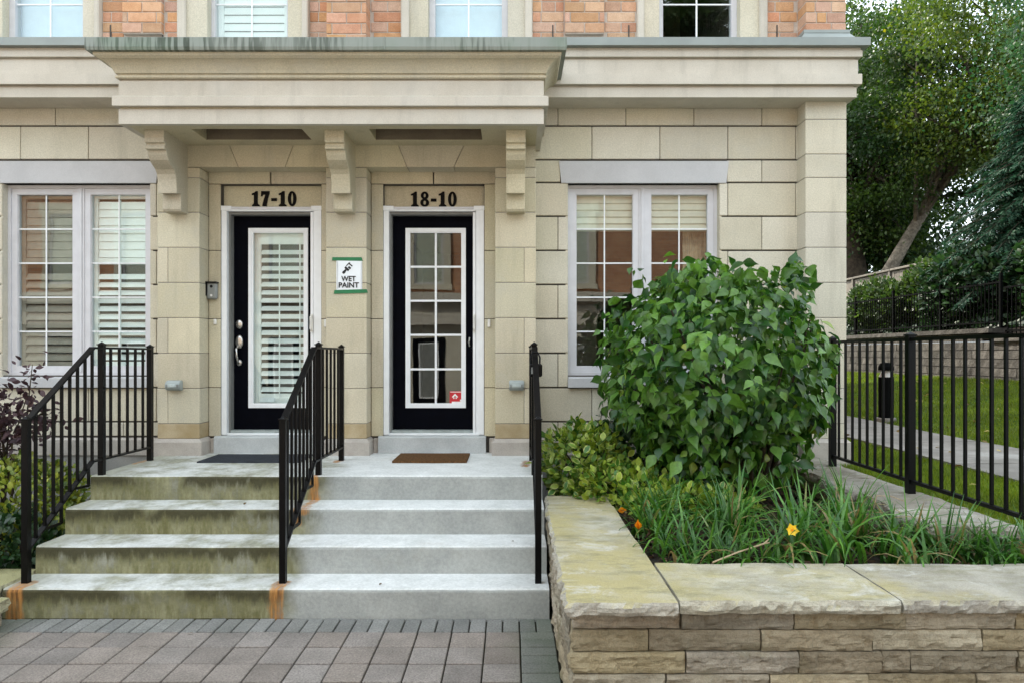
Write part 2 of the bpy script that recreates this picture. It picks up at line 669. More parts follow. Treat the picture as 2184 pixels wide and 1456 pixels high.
# ------------------------------------------------------------------ concrete steps
def concrete_mat():
    t = NT('worn_painted_concrete')
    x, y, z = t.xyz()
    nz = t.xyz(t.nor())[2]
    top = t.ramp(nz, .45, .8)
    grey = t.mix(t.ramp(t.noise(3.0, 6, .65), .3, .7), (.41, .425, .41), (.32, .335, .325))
    lit_tread = t.mix(t.ramp(t.noise(5.0, 7, .7), .3, .72), (.72, .73, .72), (.57, .585, .57))  # treads paler than risers: light from above put into the colour
    col = t.mix(top, grey, lit_tread)
    # algae: only on the left flight, running down the risers in streaks
    left = t.ramp(t.math('ADD', x, t.math('MULTIPLY', t.noise(2.2, 4), .5)), -1.30, -1.05, 1.0, 0.0)
    cmb = t.n.new('ShaderNodeCombineXYZ')
    t.plug(cmb.inputs[0], t.math('MULTIPLY', x, 20.0))
    t.plug(cmb.inputs[1], t.math('MULTIPLY', y, 3.0))
    t.plug(cmb.inputs[2], t.math('MULTIPLY', z, 4.0))
    streak = t.noise(1.0, 6, .68, cmb.outputs[0])
    blotch = t.noise(2.6, 6, .65)
    green = t.mix(t.ramp(streak, .35, .7), (.135, .128, .052), (.270, .265, .160))
    g_r = t.math('MULTIPLY', left, t.ramp(t.math('ADD', t.math('MULTIPLY', blotch, .7), t.math('MULTIPLY', streak, .5)), .42, .62, .55, 1.0))
    g_t = t.math('MULTIPLY', left, t.ramp(t.noise(3.4, 6, .7), .40, .64, .15, .75))
    edge = t.math('MULTIPLY', t.ramp(t.math('ADD', x, t.math('MULTIPLY', t.noise(4, 4), .3)), -2.95, -2.75, .9, 0), left)
    g_t = t.math('MAXIMUM', g_t, t.math('MULTIPLY', edge, .7))
    gfac = t.n.new('ShaderNodeMix')
    t.plug(gfac.inputs['Factor'], top)
    t.plug(gfac.inputs['A'], g_r)
    t.plug(gfac.inputs['B'], g_t)
    col = t.mix(gfac.outputs['Result'], col, green)
    # black algae hanging from the nosings
    frac = t.math('FRACT', t.math('DIVIDE', z, .184))
    hang = t.math('ADD', frac, t.math('MULTIPLY', t.math('SUBTRACT', streak, .5), 1.3))
    black = t.math('MULTIPLY', t.ramp(hang, .34, .80), t.math('MULTIPLY', left, t.ramp(t.noise(1.7, 3), .33, .50)))
    black = t.math('MULTIPLY', black, t.math('SUBTRACT', 1.0, top))
    col = t.mix(t.math('MULTIPLY', black, .9), col, (.042, .038, .016))
    col = t.mix(1.0, col, t.mix(t.ramp(t.noise(45, 4, .8), .3, .7), (.88,) * 3, (1.10,) * 3), 'MULTIPLY')
    # faint dirt on the clean flight
    col = t.mix(t.ramp(t.noise(1.3, 7, .72), .58, .75, 0, .35), col, (.32, .29, .22))

    def blob(cx, hw, y0, y1, z0, z1, soft=.06):
        xn = t.math('ADD', x, t.math('MULTIPLY', t.math('SUBTRACT', t.noise(9, 4, .6, t.scaled((1, 1, .35))), .5), .10))
        a = t.ramp(t.math('ABSOLUTE', t.math('SUBTRACT', xn, cx)), hw - soft, hw + soft * .5, 1, 0)
        b = t.math('MULTIPLY', t.ramp(y, y0 - soft, y0, 0, 1), t.ramp(y, y1, y1 + soft, 1, 0))
        c = t.math('MULTIPLY', t.ramp(z, z0 - soft, z0, 0, 1), t.ramp(z, z1, z1 + soft, 1, 0))
        return t.math('MULTIPLY', a, t.math('MULTIPLY', b, c))

    rust = blob(-1.478, .062, 4.4, 4.70, -.1, .20)
    for args in ((-3.12, .070, 4.4, 4.70, -.1, .20), (-1.495, .048, 5.20, 5.53, .53, .76), (-1.54, .04, 5.16, 5.24, .45, .60),
                 (-1.50, .045, 6.18, 6.30, .7, .8), (-3.17, .05, 6.10, 6.36, .7, .8), (.12, .05, 5.95, 6.25, .7, .8)):
        rust = t.math('MAXIMUM', rust, blob(*args))
    rs = t.noise(1.0, 4, .6, t.scaled((60, 10, 6)))
    rcol = t.mix(t.ramp(rs, .30, .70), (.22, .075, .014), (.46, .225, .065))
    rn = t.math('SUBTRACT', t.math('MULTIPLY', rust, 1.6), t.math('MULTIPLY', t.noise(13, 6, .75), .9))
    ra = t.math('MULTIPLY', t.ramp(rn, .0, .9), t.ramp(t.math('ADD', t.math('MULTIPLY', rs, .6), t.math('MULTIPLY', t.noise(9, 5, .7), .5)), .38, .66, .35, 1.0))
    col = t.mix(t.math('MULTIPLY', ra, .95), col, rcol)
    h = t.math('ADD', t.noise(120, 5, .7), t.math('MULTIPLY', t.noise(11, 4), 1.5))
    return t.done(t.bsdf(col, .8, .3, 0, t.bump(h, .4, .006)))


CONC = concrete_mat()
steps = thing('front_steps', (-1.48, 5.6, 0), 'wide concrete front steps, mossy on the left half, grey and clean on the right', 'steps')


def step_mesh(x0, x1, y0, y1, z0, z1, seed):
    """a step with an eased, slightly uneven nosing"""
    mb = MB()
    nx = 60
    prof = [(0, 0), (0, z1 - z0 - .022), (.004, z1 - z0 - .009), (.012, z1 - z0 - .002), (.024, z1 - z0), (y1 - y0, z1 - z0), (y1 - y0, 0)]
    rows = []
    for i in range(nx + 1):
        x = x0 + (x1 - x0) * i / nx
        n = len(mb.v)
        for j, (py, pz) in enumerate(prof):
            w = mnoise.noise(Vector((x * 3, seed * 5.1, j * .2))) * .004 if 0 < j < 5 else 0
            mb.v.append((x, y0 + py + w, z0 + pz + w * .5))
        rows.append(n)
    k = len(prof)
    for a, b in zip(rows, rows[1:]):
        for j in range(k):
            mb.f.append([a + j, b + j, b + (j + 1) % k, a + (j + 1) % k])
    mb.f.append([rows[0] + j for j in range(k)])
    mb.f.append([rows[-1] + j for j in reversed(range(k))])
    return mb


for i in range(4):
    y1 = 6.83 if i == 3 else TREAD_Y[i + 1] + .05
    z0 = -.05 if i == 0 else TREAD_Z[i - 1] - .03
    ins = .0015 * i
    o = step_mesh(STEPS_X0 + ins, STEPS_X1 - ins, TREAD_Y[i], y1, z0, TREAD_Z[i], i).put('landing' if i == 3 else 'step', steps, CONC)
m = MB()
m.box(STEPS_X0 + .01, STEPS_X1 - .01, 5.56, 6.82, -.05, .60)
m.put('core', steps, CONC)

# ------------------------------------------------------------------ the house
house = thing('townhouse', (-3.0, YW, 0), 'cream stone and orange brick townhouse front with two black doors under one canopy', 'house')

ZJ = [.885, 1.022, 1.341, 1.66, 1.979, 2.298, 2.617, 2.936, 3.251, 3.464, 3.779, 4.05]
XL, XR = -9.0, 3.038
WIN_R = (wx(1211, YW), wx(1535, YW), wz(800, YW), wz(391, YW))
WIN_L = (wx(4, YW), wx(320, YW), wz(800, YW), wz(391, YW))
DOORS = [(wx(470, YW), wx(684, YW)), (wx(817, YW), wx(1032, YW))]
D_TOP = wz(393, YW)
WIN_FAR = (WIN_L[0] - 2.9, WIN_L[0] - 1.55, WIN_L[2], WIN_L[3])


def backing(name, parent, mat, x0, x1, z0, z1, y0, y1, holes):
    xs = sorted({x0, x1, *[v for h in holes for v in h[:2] if x0 < v < x1]})
    zs = sorted({z0, z1, *[v for h in holes for v in h[2:] if z0 < v < z1]})
    mb = MB()
    for xa, xb_ in zip(xs, xs[1:]):
        run = None
        for za, zb in zip(zs, zs[1:]):
            cx, cz = (xa + xb_) / 2, (za + zb) / 2
            solid = not any(h[0] < cx < h[1] and h[2] < cz < h[3] for h in holes)
            if solid:
                run = (run[0], zb) if run else (za, zb)
            if (not solid or zb == zs[-1]) and run:
                mb.box(xa, xb_, y0, y1, run[0], run[1])
                run = None
    return mb.put(name, parent, mat, ((x0 + x1) / 2, y0, z0))


holes = [WIN_L, WIN_R, WIN_FAR] + [(d[0], d[1], .6, D_TOP) for d in DOORS]
wall = backing('stone_wall', house, DARKJ, XL, XR - .02, .55, 4.3, YW + .018, YW + .30, holes)


def course(parent, mat, z0, z1, x0, x1, joints, cuts, hg, vg, y, depth=.06):
    """one course of blocks between x0 and x1; cuts are spans where no block goes"""
    spans = [(x0, x1)]
    for a, b in cuts:
        new = []
        for s, e in spans:
            if b <= s or a >= e:
                new.append((s, e))
            else:
                if a > s:
                    new.append((s, a))
                if b < e:
                    new.append((b, e))
        spans = new
    for s, e in spans:
        pts = [s] + [j for j in sorted(joints) if s + .035 < j < e - .035] + [e]
        for a, b in zip(pts, pts[1:]):
            ga = vg if a != x0 else 0
            bbox('stone_block', parent, mat, a + (vg if a in joints else 0), b - (vg if b in joints else 0), y, y + depth, z0 + hg, z1 - hg, .004)


JA = [wx(1190 + 145 * k, YW) for k in range(-12, 6)]
JB = [wx(1262.5 + 145 * k, YW) for k in range(-12, 6)]
JAL = [wx(118 - 145 * k, YW) for k in range(-2, 12)]
JBL = [wx(43.5 - 145 * k, YW) for k in range(-2, 12)]
for c in range(11):
    z0, z1 = ZJ[c], ZJ[c + 1]
    cuts = []
    zc = (z0 + z1) / 2
    for w in (WIN_L, WIN_R, WIN_FAR):
        if w[2] - .115 < zc < w[3]:
            if zc < w[2] + .02 and False:
                pass
            cuts.append((w[0], w[1]))
        elif w[3] < zc < w[3] + .21:
            cuts.append((w[0] - .07, w[1] + .07))
    odd = c % 2 == 0
    hg = .0075
    course(wall, CREAM_WALL, z0, z1, .205, 2.70, JA if odd else JB, cuts, hg, .003, YW)
    course(wall, CREAM_WALL, z0, z1, XL, -3.20, JAL if odd else JBL, cuts, hg, .003, YW)

# blocks beside and over the doors, inside the porch
PIERS = [(-3.22, -2.838), (-1.69, -1.32), (-.153, .217)]
JZ = [.885, 1.341, 1.979, 2.617, D_TOP]
for di, (a, b) in enumerate(DOORS):
    pl, pr = PIERS[di][1], PIERS[di + 1][0]
    for z0, z1 in zip(JZ, JZ[1:]):
        for s, e in ((pl, a), (b, pr)):
            mm = TAN if z0 < 1 and False else CREAM
            bbox('stone_block', wall, mm, s + .006, e - .001, YW, YW + .06, z0 + .003, z1 - .003, .003)
    mid = (a + b) / 2
    for s, e in ((pl + .004, mid - .006), (mid + .006, pr - .004)):
        bbox('stone_block', wall, CREAM, s, e, YW, YW + .08, D_TOP + .003, 3.35, .003)
    # the recessed number panel over the door
    bbox('number_panel', house, CREAM, a - .01, b + .01, 6.875, 6.95, 3.03, D_TOP + .02, .003)

# pilasters
STAIN = TAN


def pier(name, x0, x1, yb, tops, splits, mat):
    o = part(name, house, ((x0 + x1) / 2, YP, ZL))
    m = MB()
    m.box(x0 + .006, x1 - .006, YP + .006, yb, ZL - .1, tops)
    m.put('core', o, MORTAR)
    for c in range(11):
        z0, z1 = ZJ[c], min(ZJ[c + 1], tops)
        if z0 >= tops:
            break
        mm = STAIN if c == 0 and x0 < 1 else mat
        g_ = .0028
        if c in (1, 3, 5) and splits:
            bbox('stone_block', o, mm, x0, splits - .002, YP, yb - .001, z0 + g_, z1 - g_, .004)
            bbox('stone_block', o, mm, splits + .002, x1, YP, yb - .001, z0 + g_, z1 - g_, .004)
        else:
            bbox('stone_block', o, mm, x0, x1, YP, yb - .001, z0 + g_, z1 - g_, .004)
    # moulded foot
    m = MB()
    e = .03
    prof = [(e, ZL - .12 if x0 < 1 else .3), (e, .855), (.012, .872), (.0, .886)]
    s = sweep(prof, x0, x1, YP, yb)
    s.put('foot', o, BASE)
    return o


pier('pier', *PIERS[0], YW + .03, 3.345, wx(358, YP), CREAM)
pier('pier', *PIERS[1], YW + .03, 3.345, None, CREAM)
pier('pier', *PIERS[2], YW + .03, 3.345, wx(1118, YP), CREAM)
pier('corner_pilaster', wx(1718, YP), XR, YW + .2, 3.99, None, CREAM_WALL)

# base course and foundation of the plain wall stretches
for x0, x1 in ((XL, -3.26), (.255, 2.63)):
    xx = x0
    while xx < x1 - .05:
        e = min(xx + .61, x1)
        m = MB()
        m.prism_yz([(YW + .05, ZL - .02), (YW - .035, ZL - .02), (YW - .035, .855), (YW - .005, .874), (YW + .05, .874)], xx + .002, e - .002)
        m.put('base_stone', wall, BASE)
        xx = e
    m = MB()
    m.box(x0, x1, YW - .02, YW + .2, -.05, ZL - .022)
    m.put('foundation', wall, stone_mat('foundation_concrete', (.33, .32, .30), (.25, .245, .23), 4, rnd=0))

# frieze over the porch, with the splayed stones above each door
fz0, fz1 = 3.348, 3.56
cuts_t = [PIERS[0][0], wx(488, YP), wx(627, YP), wx(848, YP), wx(991, YP), PIERS[2][1]]
cuts_b = [PIERS[0][0], wx(508, YP), wx(608, YP), wx(868, YP), wx(968, YP), PIERS[2][1]]
frz = part('porch_frieze', house, (-1.5, YP, fz0))
for i in range(5):
    gx = .003
    m = MB()
    m.prism_xz([(cuts_b[i] + gx, fz0), (cuts_b[i + 1] - gx, fz0), (cuts_t[i + 1] - gx, fz1), (cuts_t[i] + gx, fz1)], YP + .001, YW + .02)
    m.put('stone_block', frz, CREAM)
m = MB()
m.box(PIERS[0][0] + .01, PIERS[2][1] - .01, YP + .012, YW + .02, fz0 + .008, 4.1)
m.put('core', frz, MORTAR)

# canopy
CX0, CX1, CY = -3.237, .262, 5.98
can = part('canopy', house, (-1.5, CY, 3.54))
PAN = [(-2.705, -1.772), (-1.205, -.262)]
PY0, PY1 = 6.12, 6.44
m = MB()                                  # soffit with two sunk panels
zs = 3.5445
xs = [CX0 + .012, PAN[0][0], PAN[0][1], PAN[1][0], PAN[1][1], CX1 - .012]
for a, b in ((xs[0], xs[1]), (xs[2], xs[3]), (xs[4], xs[5])):
    m.box(a, b, CY + .012, YW, zs, zs + .17)
for a, b in PAN:
    m.box(a, b, CY + .012, PY0, zs, zs + .17)
    m.box(a, b, PY1, YW, zs, zs + .17)
m.put('soffit', can, CREAM)
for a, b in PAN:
    bbox('recess_shade_liner', can, RECESS_SHADE, a + .001, b - .001, PY1 - .006, PY1 + .01, zs + .004, zs + .16, .001)  # added dark lining: the far wall's shade is put into its colour
    bbox('recess_shade_liner', can, RECESS_SHADE, a - .02, b + .02, PY0 - .02, PY1 + .02, zs + .145, zs + .18, .002)  # recess ceiling in the same shade-dark colour


def ring(name, prof, mat, x0, x1, yf, yb, inner=.35, parent=can):
    """hollow three-sided moulding: outer profile plus a straight inner face"""
    mb = MB()
    full = prof + [(-inner, prof[-1][1]), (-inner, prof[0][1])]
    rows = []
    for o, z in full:
        n = len(mb.v)
        mb.v += [(x0 - o, yb, z), (x0 - o, yf - o, z), (x1 + o, yf - o, z), (x1 + o, yb, z)]
        rows.append(n)
    k = len(rows)
    for i in range(k):
        a, b = rows[i], rows[(i + 1) % k]
        for s in range(3):
            mb.f.append([a + s, a + s + 1, b + s + 1, b + s])
    return mb.put(name, parent, mat)


ring('lower_fascia', [(0, 3.543), (0, 3.664), (-.006, 3.669), (-.022, 3.669), (-.022, 3.690)], TRIM, CX0, CX1, CY, YW, .05)
ring('band', [(.036, 3.682), (.036, 3.757), (.028, 3.764), (0, 3.768)], TRIM, CX0, CX1, CY, YW)
ring('frieze', [(0, 3.7685), (0, 3.896), (-.016, 3.898), (-.016, 3.912)], TRIM, CX0, CX1, CY, YW)
cove = [(.012, 3.913), (.020, 3.922), (.018, 3.935), (.004, 3.940), (.004, 3.950), (.020, 3.952)]
for i in range(9):
    t = i / 8
    cove.append((.022 + .093 * t ** 1.15, 3.955 + .088 * math.sin(t * math.pi / 2) ** .9))
cove += [(.117, 4.050), (.128, 4.052), (.136, 4.062), (.136, 4.080)]
ring('cove_moulding', cove, CREAM, CX0, CX1, CY, YW)
fl = [(.150, 4.081), (.172, 4.081), (.178, 4.105), (.176, 4.180)]
s = sweep(fl, CX0, CX1, CY, YW)
s.put('flashing', can, FLASH)
m = MB()                                  # lapped seams in the flashing
for px in (820,):
    xx = wx(px, 5.80)
    m.box(xx - .004, xx + .004, CY - .182, CY - .17, 4.08, 4.183)
m.put('flashing_seam', can, FLASH)

# brackets
BR = [(6.150, 288), (6.150, 304), (6.175, 306), (6.175, 311), (6.160, 313), (6.160, 318), (6.195, 321), (6.205, 330), (6.235, 342), (6.285, 353),
      (6.335, 362), (6.365, 372), (6.378, 384), (6.385, 396), (6.388, 413), (6.470, 413.5), (6.470, 446), (6.485, 452)]
for pi, (a, b) in enumerate(PIERS):
    cx = (a + b) / 2
    w = .083
    pts = [(y, wz(py, y)) for y, py in BR]
    pts = [(YP + .02, zs + .02), (pts[0][0], zs + .02)] + pts + [(YP + .02, pts[-1][1])]
    m = MB()
    m.prism_yz(pts, cx - w, cx + w)
    o = m.put('bracket', house, CREAM)
    bm = bmesh.new()
    bm.from_mesh(o.data)
    bmesh.ops.bevel(bm, geom=[e for e in bm.edges if e.calc_face_angle(0) > .6], offset=.004, segments=1, affect='EDGES')
    bm.to_mesh(o.data)
    bm.free()

# main cornice
KX1, KY = 3.075, 6.485
cor = part('cornice', house, (-2, KY, 3.94))
ring('fascia', [(0, 3.94), (0, 4.028), (-.015, 4.032), (-.015, 4.046)], TRIM, XL, KX1, KY, YW, .29, cor)
ring('band', [(.034, 4.0465), (.034, 4.137), (.008, 4.143), (.008, 4.272), (-.006, 4.275), (-.006, 4.288)], TRIM, XL, KX1, KY, YW, .28, cor)
ring('upper_fascia', [(.036, 4.2885), (.036, 4.344), (.024, 4.350), (.024, 4.370)], TRIM, XL, KX1, KY, YW, .28, cor)
s = sweep([(.070, 4.3705), (.084, 4.3705), (.086, 4.440)], XL, KX1, KY, YW)
s.put('flashing', cor, FLASH_CLEAN)
m = MB()
m.box(XL, KX1 - .02, KY + .1, YW + .05, 3.946, 4.3)
m.put('soffit', cor, CREAM)


# lintels and sills
def lintel_sill(w, sill_l, sill_r):
    m = MB()
    zt, zb = wz(344.5, YW), w[3]
    e1, e2 = .083, .060
    m.prism_xz([(w[0] - e2, zb), (w[1] + e2, zb), (w[1] + e1, zt), (w[0] - e1, zt)], YW - .008, YW + .12)
    m.put('lintel', house, LAV)
    m = MB()
    z0, z1 = wz(826, YW - .03), w[2]
    m.prism_yz([(YW + .12, z0), (YW - .04, z0), (YW - .045, z0 + .004), (YW - .045, z1 - .025), (YW - .038, z1 - .018), (YW + .12, z1)], w[0] + sill_l, w[1] + sill_r)
    m.put('sill', house, LAV)
    m = MB()                              # plain stone lining of the opening
    m.box(w[0] - .02, w[0] + .002, YW + .012, YW + .2, w[2], w[3])
    m.box(w[1] - .002, w[1] + .02, YW + .012, YW + .2, w[2], w[3])
    m.put('reveal', house, CREAM_WALL)


for w in (WIN_R, WIN_L, WIN_FAR):
    lintel_sill(w, .001, -.001)


def room(parent, x0, x1, y0, z0, z1, depth, mat):
    m = MB()
    m.poly([(x0, y0 + depth, z0), (x1, y0 + depth, z0), (x1, y0 + depth, z1), (x0, y0 + depth, z1)])
    m.poly([(x0, y0, z0), (x0, y0 + depth, z0), (x0, y0 + depth, z1), (x0, y0, z1)])
    m.poly([(x1, y0, z0), (x1, y0, z1), (x1, y0 + depth, z1), (x1, y0 + depth, z0)])
    m.poly([(x0, y0, z1), (x0, y0 + depth, z1), (x1, y0 + depth, z1), (x1, y0, z1)])
    m.poly([(x0, y0, z0), (x1, y0, z0), (x1, y0 + depth, z0), (x0, y0 + depth, z0)])
    return m.put('interior', parent, mat)


def frame_mesh(x0, x1, y0, y1, z0, z1, w, lip=0):
    m = MB()
    m.box(x0, x0 + w, y0, y1, z0, z1)
    m.box(x1 - w, x1, y0, y1, z0, z1)
    m.box(x0 + w, x1 - w, y0, y1, z0, z0 + w)
    m.box(x0 + w, x1 - w, y0, y1, z1 - w, z1)
    return m


def grid_panes(parent, x0, x1, z0, z1, y, cols, rows, mw, mmat, glass_y=None):
    """panes and the bars between them"""
    gy = glass_y if glass_y else y + .012
    pw, ph = (x1 - x0) / cols, (z1 - z0) / rows
    for i in range(cols):
        for j in range(rows):
            bbox('pane', parent, GLASS, x0 + i * pw, x0 + (i + 1) * pw, gy, gy + .004, z0 + j * ph, z0 + (j + 1) * ph, 0)
    for i in range(1, cols):
        xc = x0 + i * pw
        bbox('glazing_bar', parent, mmat, xc - mw / 2, xc + mw / 2, y, y + .009, z0, z1, .002)
    for j in range(1, rows):
        zc = z0 + j * ph
        bbox('glazing_bar', parent, mmat, x0, x1, y + .0012, y + .0098, zc - mw / 2, zc + mw / 2, .002)


DIM = plain_mat('dim_taupe_blind', (.26, .225, .185), .7, var=.08)


def louvers(parent, x0, x1, z0, z1, y, pitch, tilt, width, name='louver', mat=LOUVER):
    n = int((z1 - z0) / pitch)
    me = box_mesh(x1 - x0, .008, width, .0035)
    for i in range(n):
        o = put(name, me, parent, ((x0 + x1) / 2, y, z0 + (i + .5) * pitch), mat)
        o.rotation_euler = (tilt + R.uniform(-.02, .02), 0, 0)


YG = YW + .105


def casement_window(w, left_shutter, right_shutter, shade):
    o = part('window', house, ((w[0] + w[1]) / 2, YW + .05, w[2]))
    mid = (w[0] + w[1]) / 2
    x0, x1, z0, z1 = w[0] + .003, w[1] - .003, w[2], w[3] - .002
    fr = frame_mesh(x0, x1, YW + .075, YW + .16, z0, z1, .028)
    fr.box(mid - .030, mid + .030, YW + .080, YW + .155, z0 + .028, z1 - .028)
    fr.put('frame', o, FRAME)
    bbox('mullion_strip', o, FRAME, mid - .012, mid + .012, YW + .070, YW + .079, z0 + .03, z1 - .03, .003)
    for k, (a, b) in enumerate(((x0 + .0285, mid - .0305), (mid + .0305, x1 - .0285))):
        sw = .052
        s = frame_mesh(a, b, YW + .088, YW + .15, z0 + .0285, z1 - .0285, sw)
        s.put('sash', o, FRAME)
        s = frame_mesh(a + sw, b - sw, YW + .094, YW + .12, z0 + .0285 + sw, z1 - .0285 - sw, .007)
        s.put('glazing_bead', o, FRAME)
        grid_panes(o, a + sw + .006, b - sw - .006, z0 + .0345 + sw, z1 - .0345 - sw, YG, 2, 5, .013, WHITE)
        sh = (left_shutter, right_shutter)[k]
        ga, gb, gz0, gz1 = a + sw, b - sw, z0 + .03 + sw, z1 - .03 - sw
        if sh:
            kind, zlo, zhi = sh
            f2 = MB()
            f2.box(ga - .03, ga + .035, YG + .05, YG + .08, gz0 - .05, gz1 + .05)
            f2.box(gb - .004, gb + .05, YG + .05, YG + .08, gz0 - .05, gz1 + .05)
            f2.box(ga + .035, gb - .004, YG + .05, YG + .08, gz0 - .05, gz0 + .045)
            f2.box(ga + .035, gb - .004, YG + .05, YG + .08, gz1 - .03, gz1 + .05)
            f2.put('shutter_frame', o, LOUVER if kind == 'open' else DIM)
            zm = gz0 + (gz1 - gz0) * .615
            bbox('shutter_rail', o, LOUVER if kind == 'open' else DIM, ga + .036, gb - .005, YG + .05, YG + .08, zm - .03, zm + .03, .002)
            if kind == 'open':
                louvers(o, ga + .037, gb - .006, gz0 + .05, zm - .035, YG + .065, .0765, -.75, .072)
                louvers(o, ga + .037, gb - .006, zm + .035, gz1 - .035, YG + .065, .0765, -.14, .078)
                bbox('tilt_rod', o, LOUVER, (ga + gb) / 2 - .006, (ga + gb) / 2 + .006, YG + .022, YG + .032, gz0 + .06, gz1 - .05, .002)
            else:
                louvers(o, ga + .037, gb - .006, gz0 + .05, zm - .035, YG + .065, .0765, -.60, .076, mat=DIM)
                louvers(o, ga + .037, gb - .006, zm + .035, gz1 - .035, YG + .065, .0765, -.14, .078, mat=DIM)
        if shade:
            zz = gz1 - shade[k]
            m = MB()
            for i in range(6):
                h = (gz1 + .05 - zz) / 6
                m.prism_yz([(YG + .06, zz + i * h), (YG + .045, zz + i * h + .01), (YG + .06, zz + (i + 1) * h), (YG + .07, zz + (i + 1) * h), (YG + .07, zz + i * h)], ga - .03, gb + .03)
            m.put('shade', o, BLIND)
    room(o, w[0] - .25, w[1] + .25, YW + .31, w[2] - .35, w[3] + .25, 2.4, ROOM)
    return o


casement_window(WIN_L, ('shut', 0, 1), ('open', 0, 1), None)
wr_o = casement_window(WIN_R, None, None, (.34, .34))
casement_window(WIN_FAR, ('shut', 0, 1), ('shut', 0, 1), None)
m = MB()                                  # a gathered curtain at the right of the plain window
for i in range(14):
    xa = WIN_R[1] - .28 + i * .021
    m.tube([(xa, YG + .16, WIN_R[2] - .1), (xa + .01, YG + .16 + .012 * (i % 2), 2.4), (xa, YG + .16, WIN_R[3] + .05)], .014, 6)
m.put('curtain', wr_o, plain_mat('patterned_curtain', (.34, .27, .19), .95, var=.35, scale=9))
bbox('cabinet', wr_o, plain_mat('dim_cabinet', (.20, .15, .11), .6), WIN_R[0] - .1, WIN_R[0] + .45, YW + 1.5, YW + 2.0, 1.0, 2.2, .01)


